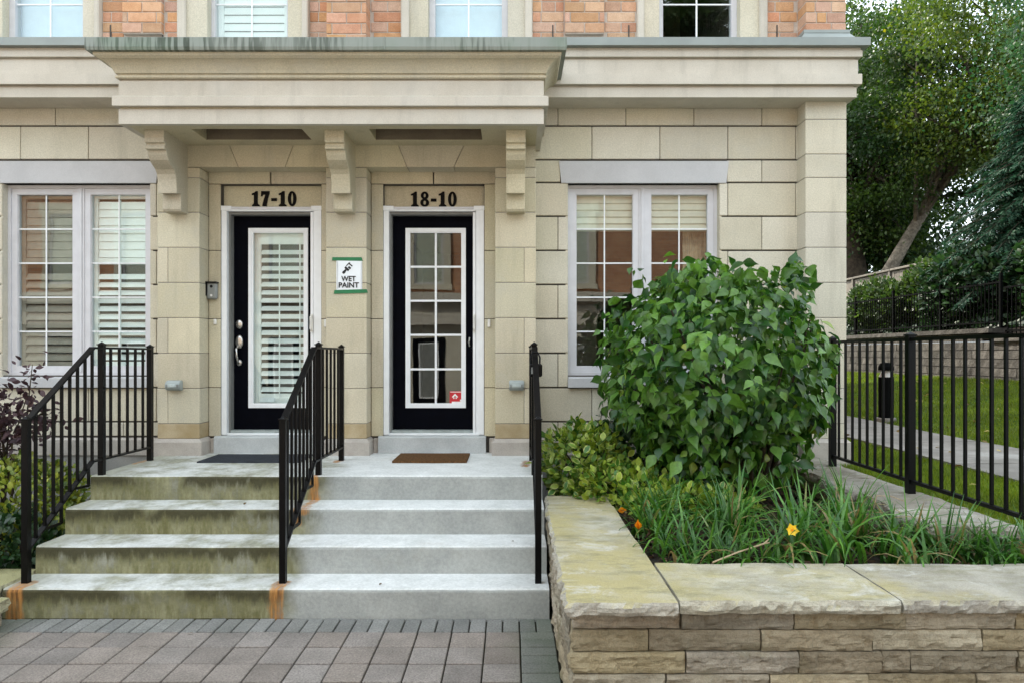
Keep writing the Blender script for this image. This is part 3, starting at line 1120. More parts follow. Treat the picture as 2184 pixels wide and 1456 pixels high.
# ------------------------------------------------------------------ doors
def door(di, lite_px, shutters):
    a, b = DOORS[di]
    o = part('door', house, ((a + b) / 2, 6.9, .9))
    yf, ys = 6.812, 6.95
    zt = 3.026
    xr_in = b - .108                       # right side carries the rolled insect screen
    fm = MB()
    fm.box(a + .001, a + .050, yf, 7.02, .90, zt)
    fm.box(b - .045, b - .001, yf, 7.02, .90, zt)
    fm.box(a + .050, b - .045, yf + .004, 7.02, zt - .036, zt - .002)
    fm.put('frame', o, WHITE)
    for xa in (a - .004, b - .095):        # lapped ends of the head strip
        bbox('head_trim', o, WHITE, xa, xa + .099, yf - .008, yf + .02, zt - .030, zt + .012, .003)
    bbox('head_trim', o, FRAME, a + .05, b - .05, yf - .002, yf + .02, zt - .022, zt + .004, .003)
    m = MB()
    m.box(b - .075, b - .046, yf + .006, 6.93, .905, zt - .036)
    m.box(b - .104, b - .079, yf + .010, 6.93, .905, zt - .045)
    m.put('screen_housing', o, WHITE)
    m = MB()
    m.box(a + .050, a + .066, 6.86, ys + .02, .90, zt - .036)
    m.box(a + .066, b - .104, 6.86, ys + .02, 2.966, zt - .036)
    m.put('jamb_stop', o, plain_mat('grey_weatherstrip', (.20, .20, .19), .7))
    x0, x1 = a + .060, b - .098
    lx0, lx1 = wx(lite_px[0], ys - .01), wx(lite_px[1], ys - .01)
    lz0, lz1 = wz(869, ys - .01), wz(487, ys - .01)
    sl = MB()
    iz0, iz1, ix0, ix1 = lz0 + .03, lz1 - .03, lx0 + .03, lx1 - .03
    sl.box(x0, ix0, ys, ys + .045, .935, 2.968)
    sl.box(ix1, x1, ys, ys + .045, .935, 2.968)
    sl.box(ix0, ix1, ys, ys + .045, .935, iz0)
    sl.box(ix0, ix1, ys, ys + .045, iz1, 2.968)
    sl.put('slab', o, BLACK_DOOR)
    lf = frame_mesh(lx0, lx1, ys - .016, ys + .002, lz0, lz1, .030)
    lf.put('lite_frame', o, WHITE)
    li = frame_mesh(lx0 + .030, lx1 - .030, ys - .009, ys + .02, lz0 + .030, lz1 - .030, .014)
    li.put('lite_bead', o, WHITE)
    gx0, gx1, gz0, gz1 = lx0 + .043, lx1 - .043, lz0 + .043, lz1 - .043
    if shutters:
        grid_panes(o, gx0, gx1, gz0, gz1, ys + .004, 2, 5, .0, WHITE, ys + .008) if False else None
        for i in range(2):
            w2 = (gx1 - gx0) / 2
            bbox('pane', o, GLASS, gx0 + i * w2, gx0 + (i + 1) * w2, ys + .008, ys + .012, gz0, gz1, 0)
        f2 = MB()
        f2.box(gx0 - .03, gx0 + .052, ys + .055, ys + .08, gz0 - .04, gz1 + .04)
        f2.box(gx1 - .012, gx1 + .05, ys + .055, ys + .08, gz0 - .04, gz1 + .04)
        f2.box(gx0 + .052, gx1 - .012, ys + .055, ys + .08, gz0 - .04, gz0 + .09)
        f2.box(gx0 + .052, gx1 - .012, ys + .055, ys + .08, gz1 - .10, gz1 + .04)
        f2.put('shutter_frame', o, LOUVER)
        louvers(o, gx0 + .054, gx1 - .014, gz0 + .092, gz1 - .10, ys + .068, .0775, -.80, .066)
        for xc in ((gx0 + gx1) / 2, gx1 - .045):
            bbox('tilt_rod', o, LOUVER, xc - .006, xc + .006, ys + .022, ys + .030, gz0 + .05, gz1 - .06, .002)
    else:
        grid_panes(o, gx0, gx1, gz0, gz1, ys - .002, 2, 5, .020, WHITE, ys + .010)
    bbox('threshold', o, GREY_LAMP, x0 + .004, x1 - .004, ys - .085, ys + .05, .902, .934, .004)
    bbox('sill_strip', o, WHITE, a + .051, b - .046, yf + .002, ys - .086, .893, .912, .003)
    room(o, x0 - .15, x1 + .25, 7.03, .8, 3.1, 3.5, ROOM)
    # screen door pull and hidden lock
    zc = wz(690, yf)
    m = MB()
    m.tube([(b - .090, yf + .012, zc + .085), (b - .094, yf - .03, zc + .06), (b - .094, yf - .03, zc - .05), (b - .090, yf + .012, zc - .075)], .008, 6)
    m.box(b - .102, b - .080, yf - .004, yf + .012, zc - .085, zc + .085)
    m.put('screen_pull', o, WHITEP)
    bbox('screen_catch', o, WHITEP, b + .036, b + .062, YW - .022, YW + .001, zc - .035, zc + .038, .004)
    if di == 0:
        bbox('screen_catch', o, WHITEP, a - .058, a - .034, YW - .02, YW + .001, zc - .01, zc + .04, .004)
        hx = wx(511, ys)
        m = MB()
        for zc_, rx, rz in ((wz(692, ys), .034, .046), (wz(729, ys), .036, .066), (wz(773, ys), .026, .032)):
            n0 = len(m.v)
            ringv = []
            for (k, yy) in ((1.0, ys), (1.0, ys - .010), (.75, ys - .018)):
                base = len(m.v)
                for q in range(18):
                    t = 2 * math.pi * q / 18
                    m.v.append((hx + rx * k * math.cos(t), yy, zc_ + rz * k * math.sin(t)))
                ringv.append(base)
            for p, q in zip(ringv, ringv[1:]):
                for s in range(18):
                    m.f.append([p + s, p + (s + 1) % 18, q + (s + 1) % 18, q + s])
            m.f.append([ringv[-1] + s for s in range(18)])
        m.tube([(hx - .012, ys - .012, wz(737, ys)), (hx - .012, ys - .045, wz(744, ys)), (hx - .012, ys - .05, wz(758, ys)), (hx - .006, ys - .03, wz(770, ys)), (hx, ys - .012, wz(774, ys))],
               [.012, .013, .012, .010, .010], 8)
        m.put('handle_set', o, NICKEL, smooth=True)
        bbox('mail_label', o, PAPER, gx0 + .05, gx0 + .19, ys + .030, ys + .034, gz0 + .01, gz0 + .055, 0)
    else:
        m = MB()
        m.tube([(x1 - .045, ys - .004, wz(729, ys) + .04), (x1 - .05, ys - .03, wz(729, ys)), (x1 - .045, ys - .004, wz(729, ys) - .04)], .008, 6)
        m.put('door_lever', o, NICKEL)
        # alarm sticker inside the lowest right pane
        sx0, sx1, sz0, sz1 = wx(959, ys), wx(984.5, ys), wz(860, ys), wz(833, ys)
        st = bbox('sticker', o, RED, sx0, sx1, ys + .0045, ys + .0065, sz0, sz1, 0)
        cx = (sx0 + sx1) / 2 - .006
        cz = (sz0 + sz1) / 2 + .008
        m = MB()
        m.prism_xz([(cx - .030, cz - .004), (cx, cz + .028), (cx + .030, cz - .004), (cx + .020, cz - .012), (cx, cz + .008), (cx - .020, cz - .012)], ys + .0028, ys + .0043)
        m.prism_xz([(cx - .018, cz - .014), (cx - .006, cz - .004), (cx - .006, cz - .022), (cx - .014, cz - .022)], ys + .0028, ys + .0043)
        m.prism_xz([(cx + .018, cz - .014), (cx + .006, cz - .004), (cx + .006, cz - .022), (cx + .014, cz - .022)], ys + .0028, ys + .0043)
        m.box(sx0 + .020, sx1 - .002, ys + .0028, ys + .0043, sz0 + .004, sz0 + .020)
        m.box(sx1 - .016, sx1 - .004, ys + .0028, ys + .0043, sz0 + .022, sz0 + .040)
        m.box(sx0 + .006, sx1 - .006, ys + .0028, ys + .0043, sz1 - .012, sz1 - .006)
        m.put('sticker_print', o, STICKER_WHITE)
    return o


door(0, (530, 657), True)
door(1, (865, 993.5), False)
STOOP = stone_mat('blue_grey_concrete', (.50, .52, .52), (.41, .43, .435), 5, rnd=0, bump=.3)
for (a, b) in DOORS:
    m = MB()
    m.prism_yz([(6.83, ZL - .02), (6.725, ZL - .02), (6.725, .880), (6.732, .889), (6.742, .893), (6.83, .893)], a - .035, b + .02)
    m.prism_yz([(7.1, ZL - .02), (6.83, ZL - .02), (6.83, .893), (7.1, .8935)], a + .001, b - .001)
    m.put('door_step', house, STOOP)
    for s, e in ((PIERS[0][1] if a < -2 else PIERS[1][1], a - .036), (b + .021, PIERS[1][0] if a < -2 else PIERS[2][0])):
        bbox('base_stone', wall, BASE, s + .03, e - .002, YW - .03, YW + .05, ZL - .02, .87, .006)


# ------------------------------------------------------------------ upper storey
up = part('upper_wall', house, (-3, YW, 4.44))
UPW = []
for (jl, fl_, gl_, gr_, fr_, jr) in ((-38, 10, 29, 167, 181, 218), (383, 445, 468, 607, 616, 660), (857, 914, 930, 1069, 1083, 1135), (1358, 1405, 1418, 1556, 1576, 1633)):
    UPW.append([wx(v, YW) for v in (jl, fl_, gl_, gr_, fr_, jr)])
UZ0, UZ1 = 4.46, 6.35
w0 = UPW[0]
UPW_far = [[v - 1.95 * k for v in w0] for k in (1, 2)]
holes = [(w[0] + .04, w[5] - .04, UZ0 - .02, UZ1) for w in UPW + UPW_far]
holes3 = [(w[1], w[4], 7.45, 9.1) for w in UPW + UPW_far]


def far_brick_mat():
    t = NT('brickwork')
    b = t.n.new('ShaderNodeTexBrick')
    b.inputs['Scale'].default_value = 1.0
    b.inputs['Brick Width'].default_value = .267
    b.inputs['Row Height'].default_value = .0964
    b.inputs['Mortar Size'].default_value = .006
    b.inputs['Color1'].default_value = (.52, .28, .16, 1)
    b.inputs['Color2'].default_value = (.40, .19, .105, 1)
    b.inputs['Mortar'].default_value = (.45, .39, .33, 1)
    x, y, z = t.xyz()
    cmb = t.n.new('ShaderNodeCombineXYZ')
    t.plug(cmb.inputs[0], t.math('ADD', x, y))
    t.plug(cmb.inputs[1], z)
    t.l.new(cmb.outputs[0], b.inputs['Vector'])
    return t.done(t.bsdf(b.outputs['Color'], .9, .2, 0, t.bump(t.math('SUBTRACT', 1.0, b.outputs['Fac']), .5, .01)))


FARBRICK = far_brick_mat()
HTOP = 10.4
backing('mortar_wall', up, BRICK_MORTAR, XL, XR - .01, 4.30, 5.30, YW + .006, YW + .30, holes)
backing('brickwork_above', up, FARBRICK, XL, XR - .001, 5.301, HTOP, YW, YW + .30, holes + holes3)
for h in holes3:
    bbox('upper_pane', up, GLASS, h[0], h[1], YW + .10, YW + .105, h[2], h[3], 0)
    bbox('upper_curtain', up, ROOM_LIGHT, h[0] - .03, h[1] + .03, YW + .2, YW + .21, h[2] - .03, h[3] + .03, 0)
m = MB()
m.box(XR - .31, XR - .002, YW + .301, 23, -.05, HTOP)
m.box(XL, XR - .31, 22.7, 23, -.05, HTOP)
m.box(XL, XL + .3, YW + .301, 22.7, -.05, HTOP)
m.put('side_wall', house, FARBRICK)
m = MB()
m.box(XL - .2, XR + .2, YW - .2, 23.2, HTOP + .001, HTOP + .35)
m.put('roof', house, ROOF)


def brick_panel(x0, x1, z0, z1, y, d, start=0.0):
    row = 0
    z = z0
    while z < z1 - .03:
        x = x0 - ((row % 2) * .1335 + start) % .267
        while x < x1 - .005:
            a, b = max(x, x0), min(x + .267, x1)
            if b - a > .03:
                if R.random() < .22 and b - a > .2:
                    c = a + .09
                    bbox('brick', up, BRICKM, a + .005, c - .005, y + R.uniform(-.002, .002), y + d, z + .005, z + .0914, .003)
                    a = c
                bbox('brick', up, BRICKM, a + .005, b - .005, y + R.uniform(-.002, .002), y + d, z + .005, z + .0914, .003)
            x += .267
        z += .0964
        row += 1


BZ0, BZ1 = 4.46, 5.30
BPIL = [(wx(260, YW - .04), wx(346, YW - .04)), PIERS[1], (wx(1204, YW - .04), wx(1290, YW - .04))]
spans = [(UPW[0][5], UPW[1][0]), (UPW[1][5], UPW[2][0]), (UPW[2][5], UPW[3][0])]
for (s, e), (pa, pb), yf in zip(spans, BPIL, (YW - .045, YP, YW - .045)):
    brick_panel(s, pa - .001, BZ0, BZ1, YW, .05, .05)
    brick_panel(pb + .001, e, BZ0, BZ1, YW, .05, .11)
    zlow = 4.63 if yf > 6.7 else BZ0
    m = MB()
    m.box(pa + .008, pb - .008, yf + .008, YW + .05, zlow - .004, BZ1)
    m.box(pa + .008, pb - .008, yf + .008, YW + .05, BZ1 + .001, 7.2)
    m.put('pier_core', up, BRICK_MORTAR)
    brick_panel(pa, pb, zlow, BZ1, yf, YW - yf + .03, .08)
brick_panel(UPW[3][5], wx(1718, YP), BZ0, BZ1, YW, .05)
brick_panel(XL, UPW[0][0] - .01, BZ0, BZ0 + .01, YW, .05)
cpx = (wx(1718, YP), XR)
m = MB()
m.box(cpx[0] + .008, cpx[1] - .008, YP + .008, YW + .2, 4.3, 9.5)
m.put('pier_core', up, BRICK_MORTAR)
brick_panel(cpx[0], cpx[1], BZ0 + .1, BZ1, YP, .38, .03)
# metal shoes at the feet of the brick piers
for x0, x1, zt in ((PIERS[1][0], PIERS[1][1], 4.51), (cpx[0], cpx[1], 4.585)):
    e = .035
    s = sweep([(.075, 4.19), (.06, zt - .09), (.018, zt - .03), (.022, zt - .028), (.022, zt)], x0, x1, YP, YW)
    s.put('metal_shoe', up, FLASH_CLEAN)
# weep holes
for xx in [wx(v, YW) for v in (236, 347, 1179, 1341, 1657)]:
    bbox('weep_vent', up, DARKJ, xx - .006, xx + .006, YW - .006, YW + .02, 4.47, 4.72, 0)

for wi, w in enumerate(UPW + UPW_far):
    o = part('upper_window', house, ((w[0] + w[5]) / 2, YW, UZ0))
    jl, fl_, gl_, gr_, fr_, jr = w
    for s, e, sg in ((jl, fl_, 1), (fr_, jr, -1)):
        bbox('stone_jamb', o, CREAM_WALL, s, e, YW - .032, YW + .12, UZ0 - .06, UZ1 + .2, .004)
        outer = (s - .001, s + (e - s) * .30) if sg == 1 else (e - (e - s) * .30, e + .001)
        bbox('jamb_moulding', o, TRIM, outer[0], outer[1], YW - .062, YW + .02, UZ0 - .05, UZ1 + .19, .010)
    bbox('stone_head', o, CREAM_WALL, fl_, fr_, YW - .03, YW + .12, UZ1, UZ1 + .2, .004)
    fm = frame_mesh(fl_ + .001, fr_ - .001, YW + .06, YW + .14, UZ0, UZ1 - .001, min(gl_ - fl_, fr_ - gr_) * .9)
    fm.put('frame', o, FRAME)
    fw = min(gl_ - fl_, fr_ - gr_) * .9
    gx0, gx1, gz0, gz1 = fl_ + fw, fr_ - fw, UZ0 + fw, UZ1 - fw
    cols, rows_n = 2, 5
    zt_ = wz(11, YW + .09)
    ph = .375
    nrow = int((gz1 - gz0) / ph)
    z_lo = zt_ - round((zt_ - gz0) / ph) * ph
    zlist = [gz0] + [zt_ + k * ph for k in range(-1, 5) if gz0 + .12 < zt_ + k * ph < gz1 - .1] + [gz1]
    xm = (gx0 + gx1) / 2
    for za, zb in zip(zlist, zlist[1:]):
        for a, b in ((gx0, xm), (xm, gx1)):
            bbox('pane', o, GLASS, a, b, YW + .095, YW + .099, za, zb, 0)
    bbox('glazing_bar', o, WHITE, xm - .008, xm + .008, YW + .083, YW + .092, gz0, gz1, .002)
    for z in zlist[1:-1]:
        bbox('glazing_bar', o, WHITE, gx0, gx1, YW + .0842, YW + .0928, z - .007, z + .007, .002)
    if wi in (1, 5):
        f2 = MB()
        for a in (gx0, gx1 - .05):
            f2.box(a, a + .05, YW + .14, YW + .17, gz0, gz1)
        f2.put('shutter_frame', o, LOUVER)
        louvers(o, gx0 + .05, gx1 - .05, gz0, gz1, YW + .155, .078, -.2, .08)
    elif wi in (0, 2, 4):
        bbox('curtain', o, ROOM_LIGHT, gx0 - .02, gx1 + .02, YW + .17, YW + .18, gz0 - .02, gz1 + .02, 0)
    room(o, fl_ - .1, fr_ + .1, YW + .305, UZ0 - .1, UZ1 + .1, 2.5, ROOM)


# ------------------------------------------------------------------ house numbers
def flat_curve(name, loops, depth):
    cu = bpy.data.curves.new(name, 'CURVE')
    cu.dimensions = '2D'
    cu.fill_mode = 'BOTH'
    cu.extrude = depth / 2
    cu.offset = .018
    for lp in loops:
        sp = cu.splines.new('POLY')
        sp.points.add(len(lp) - 1)
        for p, (x, y) in zip(sp.points, lp):
            p.co = (x, y, 0, 1)
        sp.use_cyclic_u = True
    return curve_mesh(cu, name)


def curve_mesh(cu, name):
    tmp = bpy.data.objects.new('tmp', cu)
    COL.objects.link(tmp)
    dg = bpy.context.evaluated_depsgraph_get()
    dg.update()
    me = bpy.data.meshes.new_from_object(tmp.evaluated_get(dg))
    me.name = name
    bpy.data.objects.remove(tmp)
    me.transform(Matrix.Rotation(math.radians(90), 4, 'X'))     # stand the flat shape up, facing -Y
    return me


def ell(cx, cy, rx, ry, n=36):
    return [(cx + rx * math.cos(2 * math.pi * k / n), cy + ry * math.sin(2 * math.pi * k / n)) for k in range(n)]


ONE = [(.05, 0), (.58, 0), (.58, .06), (.47, .13), (.44, .2), (.44, 1.0), (.33, 1.0), (.20, .90), (.03, .84), (.03, .77), (.19, .79), (.19, .2), (.16, .13), (.05, .06)]
SEVEN = [(.03, 1.0), (.01, .68), (.08, .68), (.12, .78), (.20, .80), (.36, .80), (.22, .42), (.12, .06), (.12, 0), (.42, 0), (.42, .10), (.50, .50), (.62, .86), (.62, 1.0)]
DASH = [(.04, .36), (.42, .36), (.42, .52), (.04, .52)]


def outline8():
    pts = []
    for k in range(64):
        t = 2 * math.pi * k / 64
        dx, dy = math.cos(t), math.sin(t)
        best = 0
        for cy, rx, ry in ((.75, .27, .25), (.26, .31, .26)):
            # ray from the waist (0,.5)
            for s in [i * .004 for i in range(160)]:
                x, y = dx * s, .5 + dy * s - cy
                if (x / rx) ** 2 + (y / ry) ** 2 <= 1:
                    best = max(best, s)
        pts.append((.32 + dx * best, .5 + dy * best))
    return pts


GLYPH = {'1': ([ONE], .60), '7': ([SEVEN], .64), '-': ([DASH], .46),
         '0': ([ell(.32, .5, .31, .5), ell(.32, .5, .105, .40)], .64),
         '8': ([outline8(), ell(.32, .755, .095, .145), ell(.32, .26, .115, .16)], .64)}
GM = {}


def house_number(text, px0, px1, py0, py1, label):
    y = 6.870
    x0, x1, z0, z1 = wx(px0, y), wx(px1, y), wz(py1, y), wz(py0, y)
    h = z1 - z0
    adv = sum(GLYPH[c][1] for c in text) + .12 * (len(text) - 1)
    k = (x1 - x0) / adv
    t = thing('house_number', ((x0 + x1) / 2, y, z0), label, 'house number', 'black house numbers over the doors')
    x = x0
    for c in text:
        if c not in GM:
            GM[c] = flat_curve('numeral', GLYPH[c][0], .012 / h)
        o = put('hyphen' if c == '-' else 'numeral', GM[c], t, (x, y, z0), LETTER)
        o.scale = (k, h, h)
        x += (GLYPH[c][1] + .12) * k


house_number('17-10', 537, 632, 409, 440, 'black slab-serif house number 17-10 over the left door')
house_number('18-10', 876, 974, 410, 441, 'black slab-serif house number 18-10 over the right door')


def text_mesh(body, size, offset, extrude):
    cu = bpy.data.curves.new('lettering', 'FONT')
    cu.body = body
    cu.size = size
    cu.align_x = 'CENTER'
    cu.offset = offset
    cu.extrude = extrude
    return curve_mesh(cu, 'lettering')


# wet paint notice, taped to the middle pier
ys = YP - .004
sg = thing('paper_sign', (wx(744, ys), ys, wz(620, ys)), 'white WET PAINT paper notice held by green tape on the middle pier', 'sign')
px0, px1 = wx(717.5, ys), wx(772.5, ys)
pz0, pz1 = wz(622, ys), wz(553, ys)
m = MB()
nn = 10
for i in range(nn):
    for j in range(4):
        def pp(u, v):
            return (px0 + (px1 - px0) * u, ys - .002 - .004 * math.sin(math.pi * v) * math.sin(math.pi * u), pz0 + (pz1 - pz0) * v)
        m.poly([pp(j / 4, i / nn), pp((j + 1) / 4, i / nn), pp((j + 1) / 4, (i + 1) / nn), pp(j / 4, (i + 1) / nn)])
m.put('sheet', sg, PAPER)
for (a0, b0, a1, b1, c0, c1) in ((708, 549, 773, 549, 556, 557), (712, 619, 784, 617, 627, 625)):
    m = MB()
    yt = ys - .0048
    m.prism_xz([(wx(a0, yt), wz(c0, yt)), (wx(a1 + 1, yt), wz(c1, yt)), (wx(a1 - 2, yt), wz(b1, yt)), (wx(a0 + 1, yt), wz(b0, yt))], yt, yt + .0015)
    m.put('tape', sg, TAPE)
yl = ys - .0085
for body, py, wpx in (('WET', 600, 31), ('PAINT', 613.5, 43)):
    me = text_mesh(body, .066, .0016, .0006)
    xs_ = [v.co.x for v in me.vertices]
    k = (wx(wpx, ys) - wx(0, ys)) / (max(xs_) - min(xs_))
    o = put('lettering', me, sg, (wx(743.5, yl), yl, wz(py, yl)), INK)
    o.scale = (k, 1, 1)
for bx_ in (719.8, 770.2):
    bbox('border_line', sg, GREYP, wx(bx_, yl) - .001, wx(bx_, yl) + .001, yl + .003, yl + .005, wz(617, yl), wz(558, yl), 0)


def brush_pt(u, v):                        # u along the handle towards the bristles, v across
    a = math.radians(48)
    return (wx(731, yl) + u * math.cos(a) - v * math.sin(a), wz(583.5, yl) + u * math.sin(a) + v * math.cos(a))


m = MB()
m.prism_xz([brush_pt(*p) for p in ((0, -.008), (.012, -.013), (.045, -.008), (.045, .008), (.012, .013), (0, .008))], yl, yl + .001)
m.prism_xz([brush_pt(*p) for p in ((.046, -.022), (.066, -.024), (.066, .024), (.046, .022))], yl, yl + .001)
m.prism_xz([brush_pt(*p) for p in ((.070, -.024), (.088, -.024), (.088, .002), (.070, .002))], yl, yl + .001)
m.prism_xz([brush_pt(*p) for p in ((.070, .018), (.118, .016), (.108, .026), (.070, .024))], yl, yl + .001)
m.prism_xz([brush_pt(*p) for p in ((.105, -.024), (.112, -.018), (.110, .010), (.120, .020), (.100, .018), (.101, -.018))], yl, yl + .001)
m.put('brush_picture', sg, INK)

# doorbell beside the left door
ys = YW - .001
db = thing('doorbell', (wx(451, ys), ys, wz(641, ys)), 'grey doorbell camera under a small black hood left of the left door', 'doorbell')
x0, x1, z0, z1 = wx(441, ys - .04), wx(462, ys - .04), wz(639, ys), wz(604, ys)
bbox('housing', db, GREYP, x0, x1, ys - .05, ys, z0, z1, .012)
m = MB()
m.box(x0 - .008, x1 + .004, ys - .068, ys, z1 - .004, z1 + .008)
m.box(x0 - .012, x0 - .002, ys - .06, ys, z0 + .03, z1 + .004)
m.put('hood', db, IRON)
m = MB()
m.tube([((x0 + x1) / 2, ys - .052, z1 - .035), ((x0 + x1) / 2, ys - .049, z1 - .035)], .014, 12)
m.put('lens', db, IRON)
m = MB()
m.tube([((x0 + x1) / 2, ys - .053, z0 + .035), ((x0 + x1) / 2, ys - .049, z0 + .035)], .011, 12)
m.put('button', db, WHITEP)

# low wall lamps on the outer piers
for px, lab in ((375, 'small grey wall lamp low on the pier beside the left window'), (1102, 'small grey wall lamp low on the pier beside the right handrail')):
    ys = YP - .001
    t = thing('wall_lamp', (wx(px, ys), ys, wz(834, ys)), lab, 'wall lamp', 'low wall lamps on the porch piers')
    x0, x1, z0, z1 = wx(px - 16, ys), wx(px + 15.5, ys), wz(833, ys), wz(810, ys)
    m = MB()
    m.prism_yz([(ys, z0 + .004), (ys - .055, z0 + .010), (ys - .075, z0 + .035), (ys - .072, z1 - .03), (ys - .05, z1 - .004), (ys, z1)], x0, x1)
    o = m.put('housing', t, GREY_LAMP)
    bm = bmesh.new()
    bm.from_mesh(o.data)
    bmesh.ops.bevel(bm, geom=list(bm.edges), offset=.006, segments=2, affect='EDGES')
    bm.to_mesh(o.data)
    bm.free()
    bbox('lens', t, LENS, x0 + .028, x1 - .03, ys - .080, ys - .06, z0 + .036, z1 - .036, .003)
    for xx in (x0 + .016, x1 - .018):
        bbox('screw_cover', t, GREYP, xx - .006, xx + .006, ys - .079, ys - .06, z0 + .034, z1 - .034, .003)

# doormats
for nm, mt, (a, b, y0, y1), lab in (('doormat', MAT_GREY, (-2.665, -1.80, 6.14, 6.60), 'flat charcoal doormat before the left door'),
                                    ('doormat', MAT_BROWN, (-1.012, -.383, 6.13, 6.62), 'brown coir doormat before the right door')):
    m = MB()
    n = 24
    hz = .012 if mt is MAT_GREY else .018
    for i in range(n + 1):
        u = i / n
        xx = a + (b - a) * u
        dy = .004 * math.sin(u * 9)
        m.v += [(xx, y0 + dy, ZL + .0005), (xx, y0 + dy + .004, ZL + hz), (xx, y1 + dy, ZL + hz), (xx, y1 + dy + .003, ZL + .0005)]
    for i in range(n):
        for k in range(4):
            m.f.append([i * 4 + k, (i + 1) * 4 + k, (i + 1) * 4 + (k + 1) % 4, i * 4 + (k + 1) % 4])
    m.f.append([0, 1, 2, 3])
    m.f.append([n * 4 + 3, n * 4 + 2, n * 4 + 1, n * 4])
    o = m.put(nm, None, mt)
    tag(o, lab, 'doormat', 'doormats on the landing')


# ------------------------------------------------------------------ handrails
def handrail(X, label):
    t = thing('handrail', (X, 5.4, 0), label, 'handrail', 'black iron handrails on the steps')
    P = [(4.683, TREAD_Z[0], 1.232), (5.545, ZL, 1.722), (6.285, ZL, 1.712)]
    for i, (y, zb, zt) in enumerate(P):
        m = MB()
        h = .0205
        m.box(X - h, X + h, y - h, y + h, zb - .01, zt)
        m.box(X - h - .006, X + h + .006, y - h - .006, y + h + .006, zt, zt + .008)
        n = len(m.v)
        m.v += [(X - h, y - h, zt + .008), (X + h, y - h, zt + .008), (X + h, y + h, zt + .008), (X - h, y + h, zt + .008), (X, y, zt + .026)]
        for k in range(4):
            m.f.append([n + k, n + (k + 1) % 4, n + 4])
        m.put('post', t, IRON)
    yb, zb = 5.42, 1.700
    m = MB()
    m.bar((X, 4.683, 1.222), (X, yb, zb), .042, .016)
    m.bar((X, yb - .006, zb), (X, 6.285, 1.697), .042, .016)
    m.put('top_rail', t, IRON)
    m = MB()
    m.bar((X, 4.69, .392), (X, yb, .858), .036, .014)
    m.bar((X, yb, .855), (X, 6.285, .850), .036, .014)
    m.put('bottom_rail', t, IRON)
    for ys_ in [4.683 + .092 * k for k in range(1, 8)] + [yb - .003]:
        u = (ys_ - 4.683) / (yb - 4.683)
        if u > 1.01:
            continue
        zt = 1.222 + (zb - 1.222) * min(1, u)
        zl = .387 + (.858 - .387) * min(1, u)
        m = MB()
        m.box(X - .0085, X + .0085, ys_ - .0085, ys_ + .0085, zl - .002, zt - .004)
        m.put('baluster', t, IRON)
    for k in range(1, 6):
        ys_ = 5.545 + (6.285 - 5.545) * k / 6
        m = MB()
        m.box(X - .0085, X + .0085, ys_ - .0085, ys_ + .0085, .852, 1.694)
        m.put('baluster', t, IRON)
    for ya, drop in ((5.37, .17), (5.045, .16)):          # kinked stays under the raking bottom rail
        za = .387 + (.858 - .387) * (ya - 4.69) / (yb - 4.69)
        yc = ya - .20
        zc = .387 + (.858 - .387) * (yc - 4.69) / (yb - 4.69)
        m = MB()
        m.bar((X + .001, ya, za), (X + .001, ya, za - drop + .025), .014, .022, (0, 1, 0))
        m.bar((X + .001, ya, za - drop + .028), (X + .001, yc, zc), .013, .018)
        m.put('stay', t, IRON)
    return t


handrail(RAIL_X[0], 'black iron handrail on the left edge of the steps, beside the clipped shrubs')
handrail(RAIL_X[1], 'black iron handrail down the middle of the steps')
handrail(RAIL_X[2], 'black iron handrail on the right edge of the steps, seen end on')
# key box hung on the right handrail
lx, ly, lz = RAIL_X[2], 5.30, 1.50
kb = thing('key_box', (lx, ly, lz), 'small black key lock box hanging from the right handrail', 'lock box')
bbox('body', kb, IRON, lx - .045, lx + .050, ly - .055, ly - .012, lz - .01, lz + .085, .010)
m = MB()
m.tube([(lx - .032, ly - .03, lz + .08), (lx - .034, ly - .02, lz + .13), (lx - .02, ly, lz + .165), (lx + .02, ly, lz + .165), (lx + .034, ly - .02, lz + .13), (lx + .032, ly - .03, lz + .08)], .007, 6)
m.put('shackle', kb, IRON)
bbox('dial_door', kb, GREYP, lx - .03, lx - .004, ly - .058, ly - .05, lz + .012, lz + .06, .003)


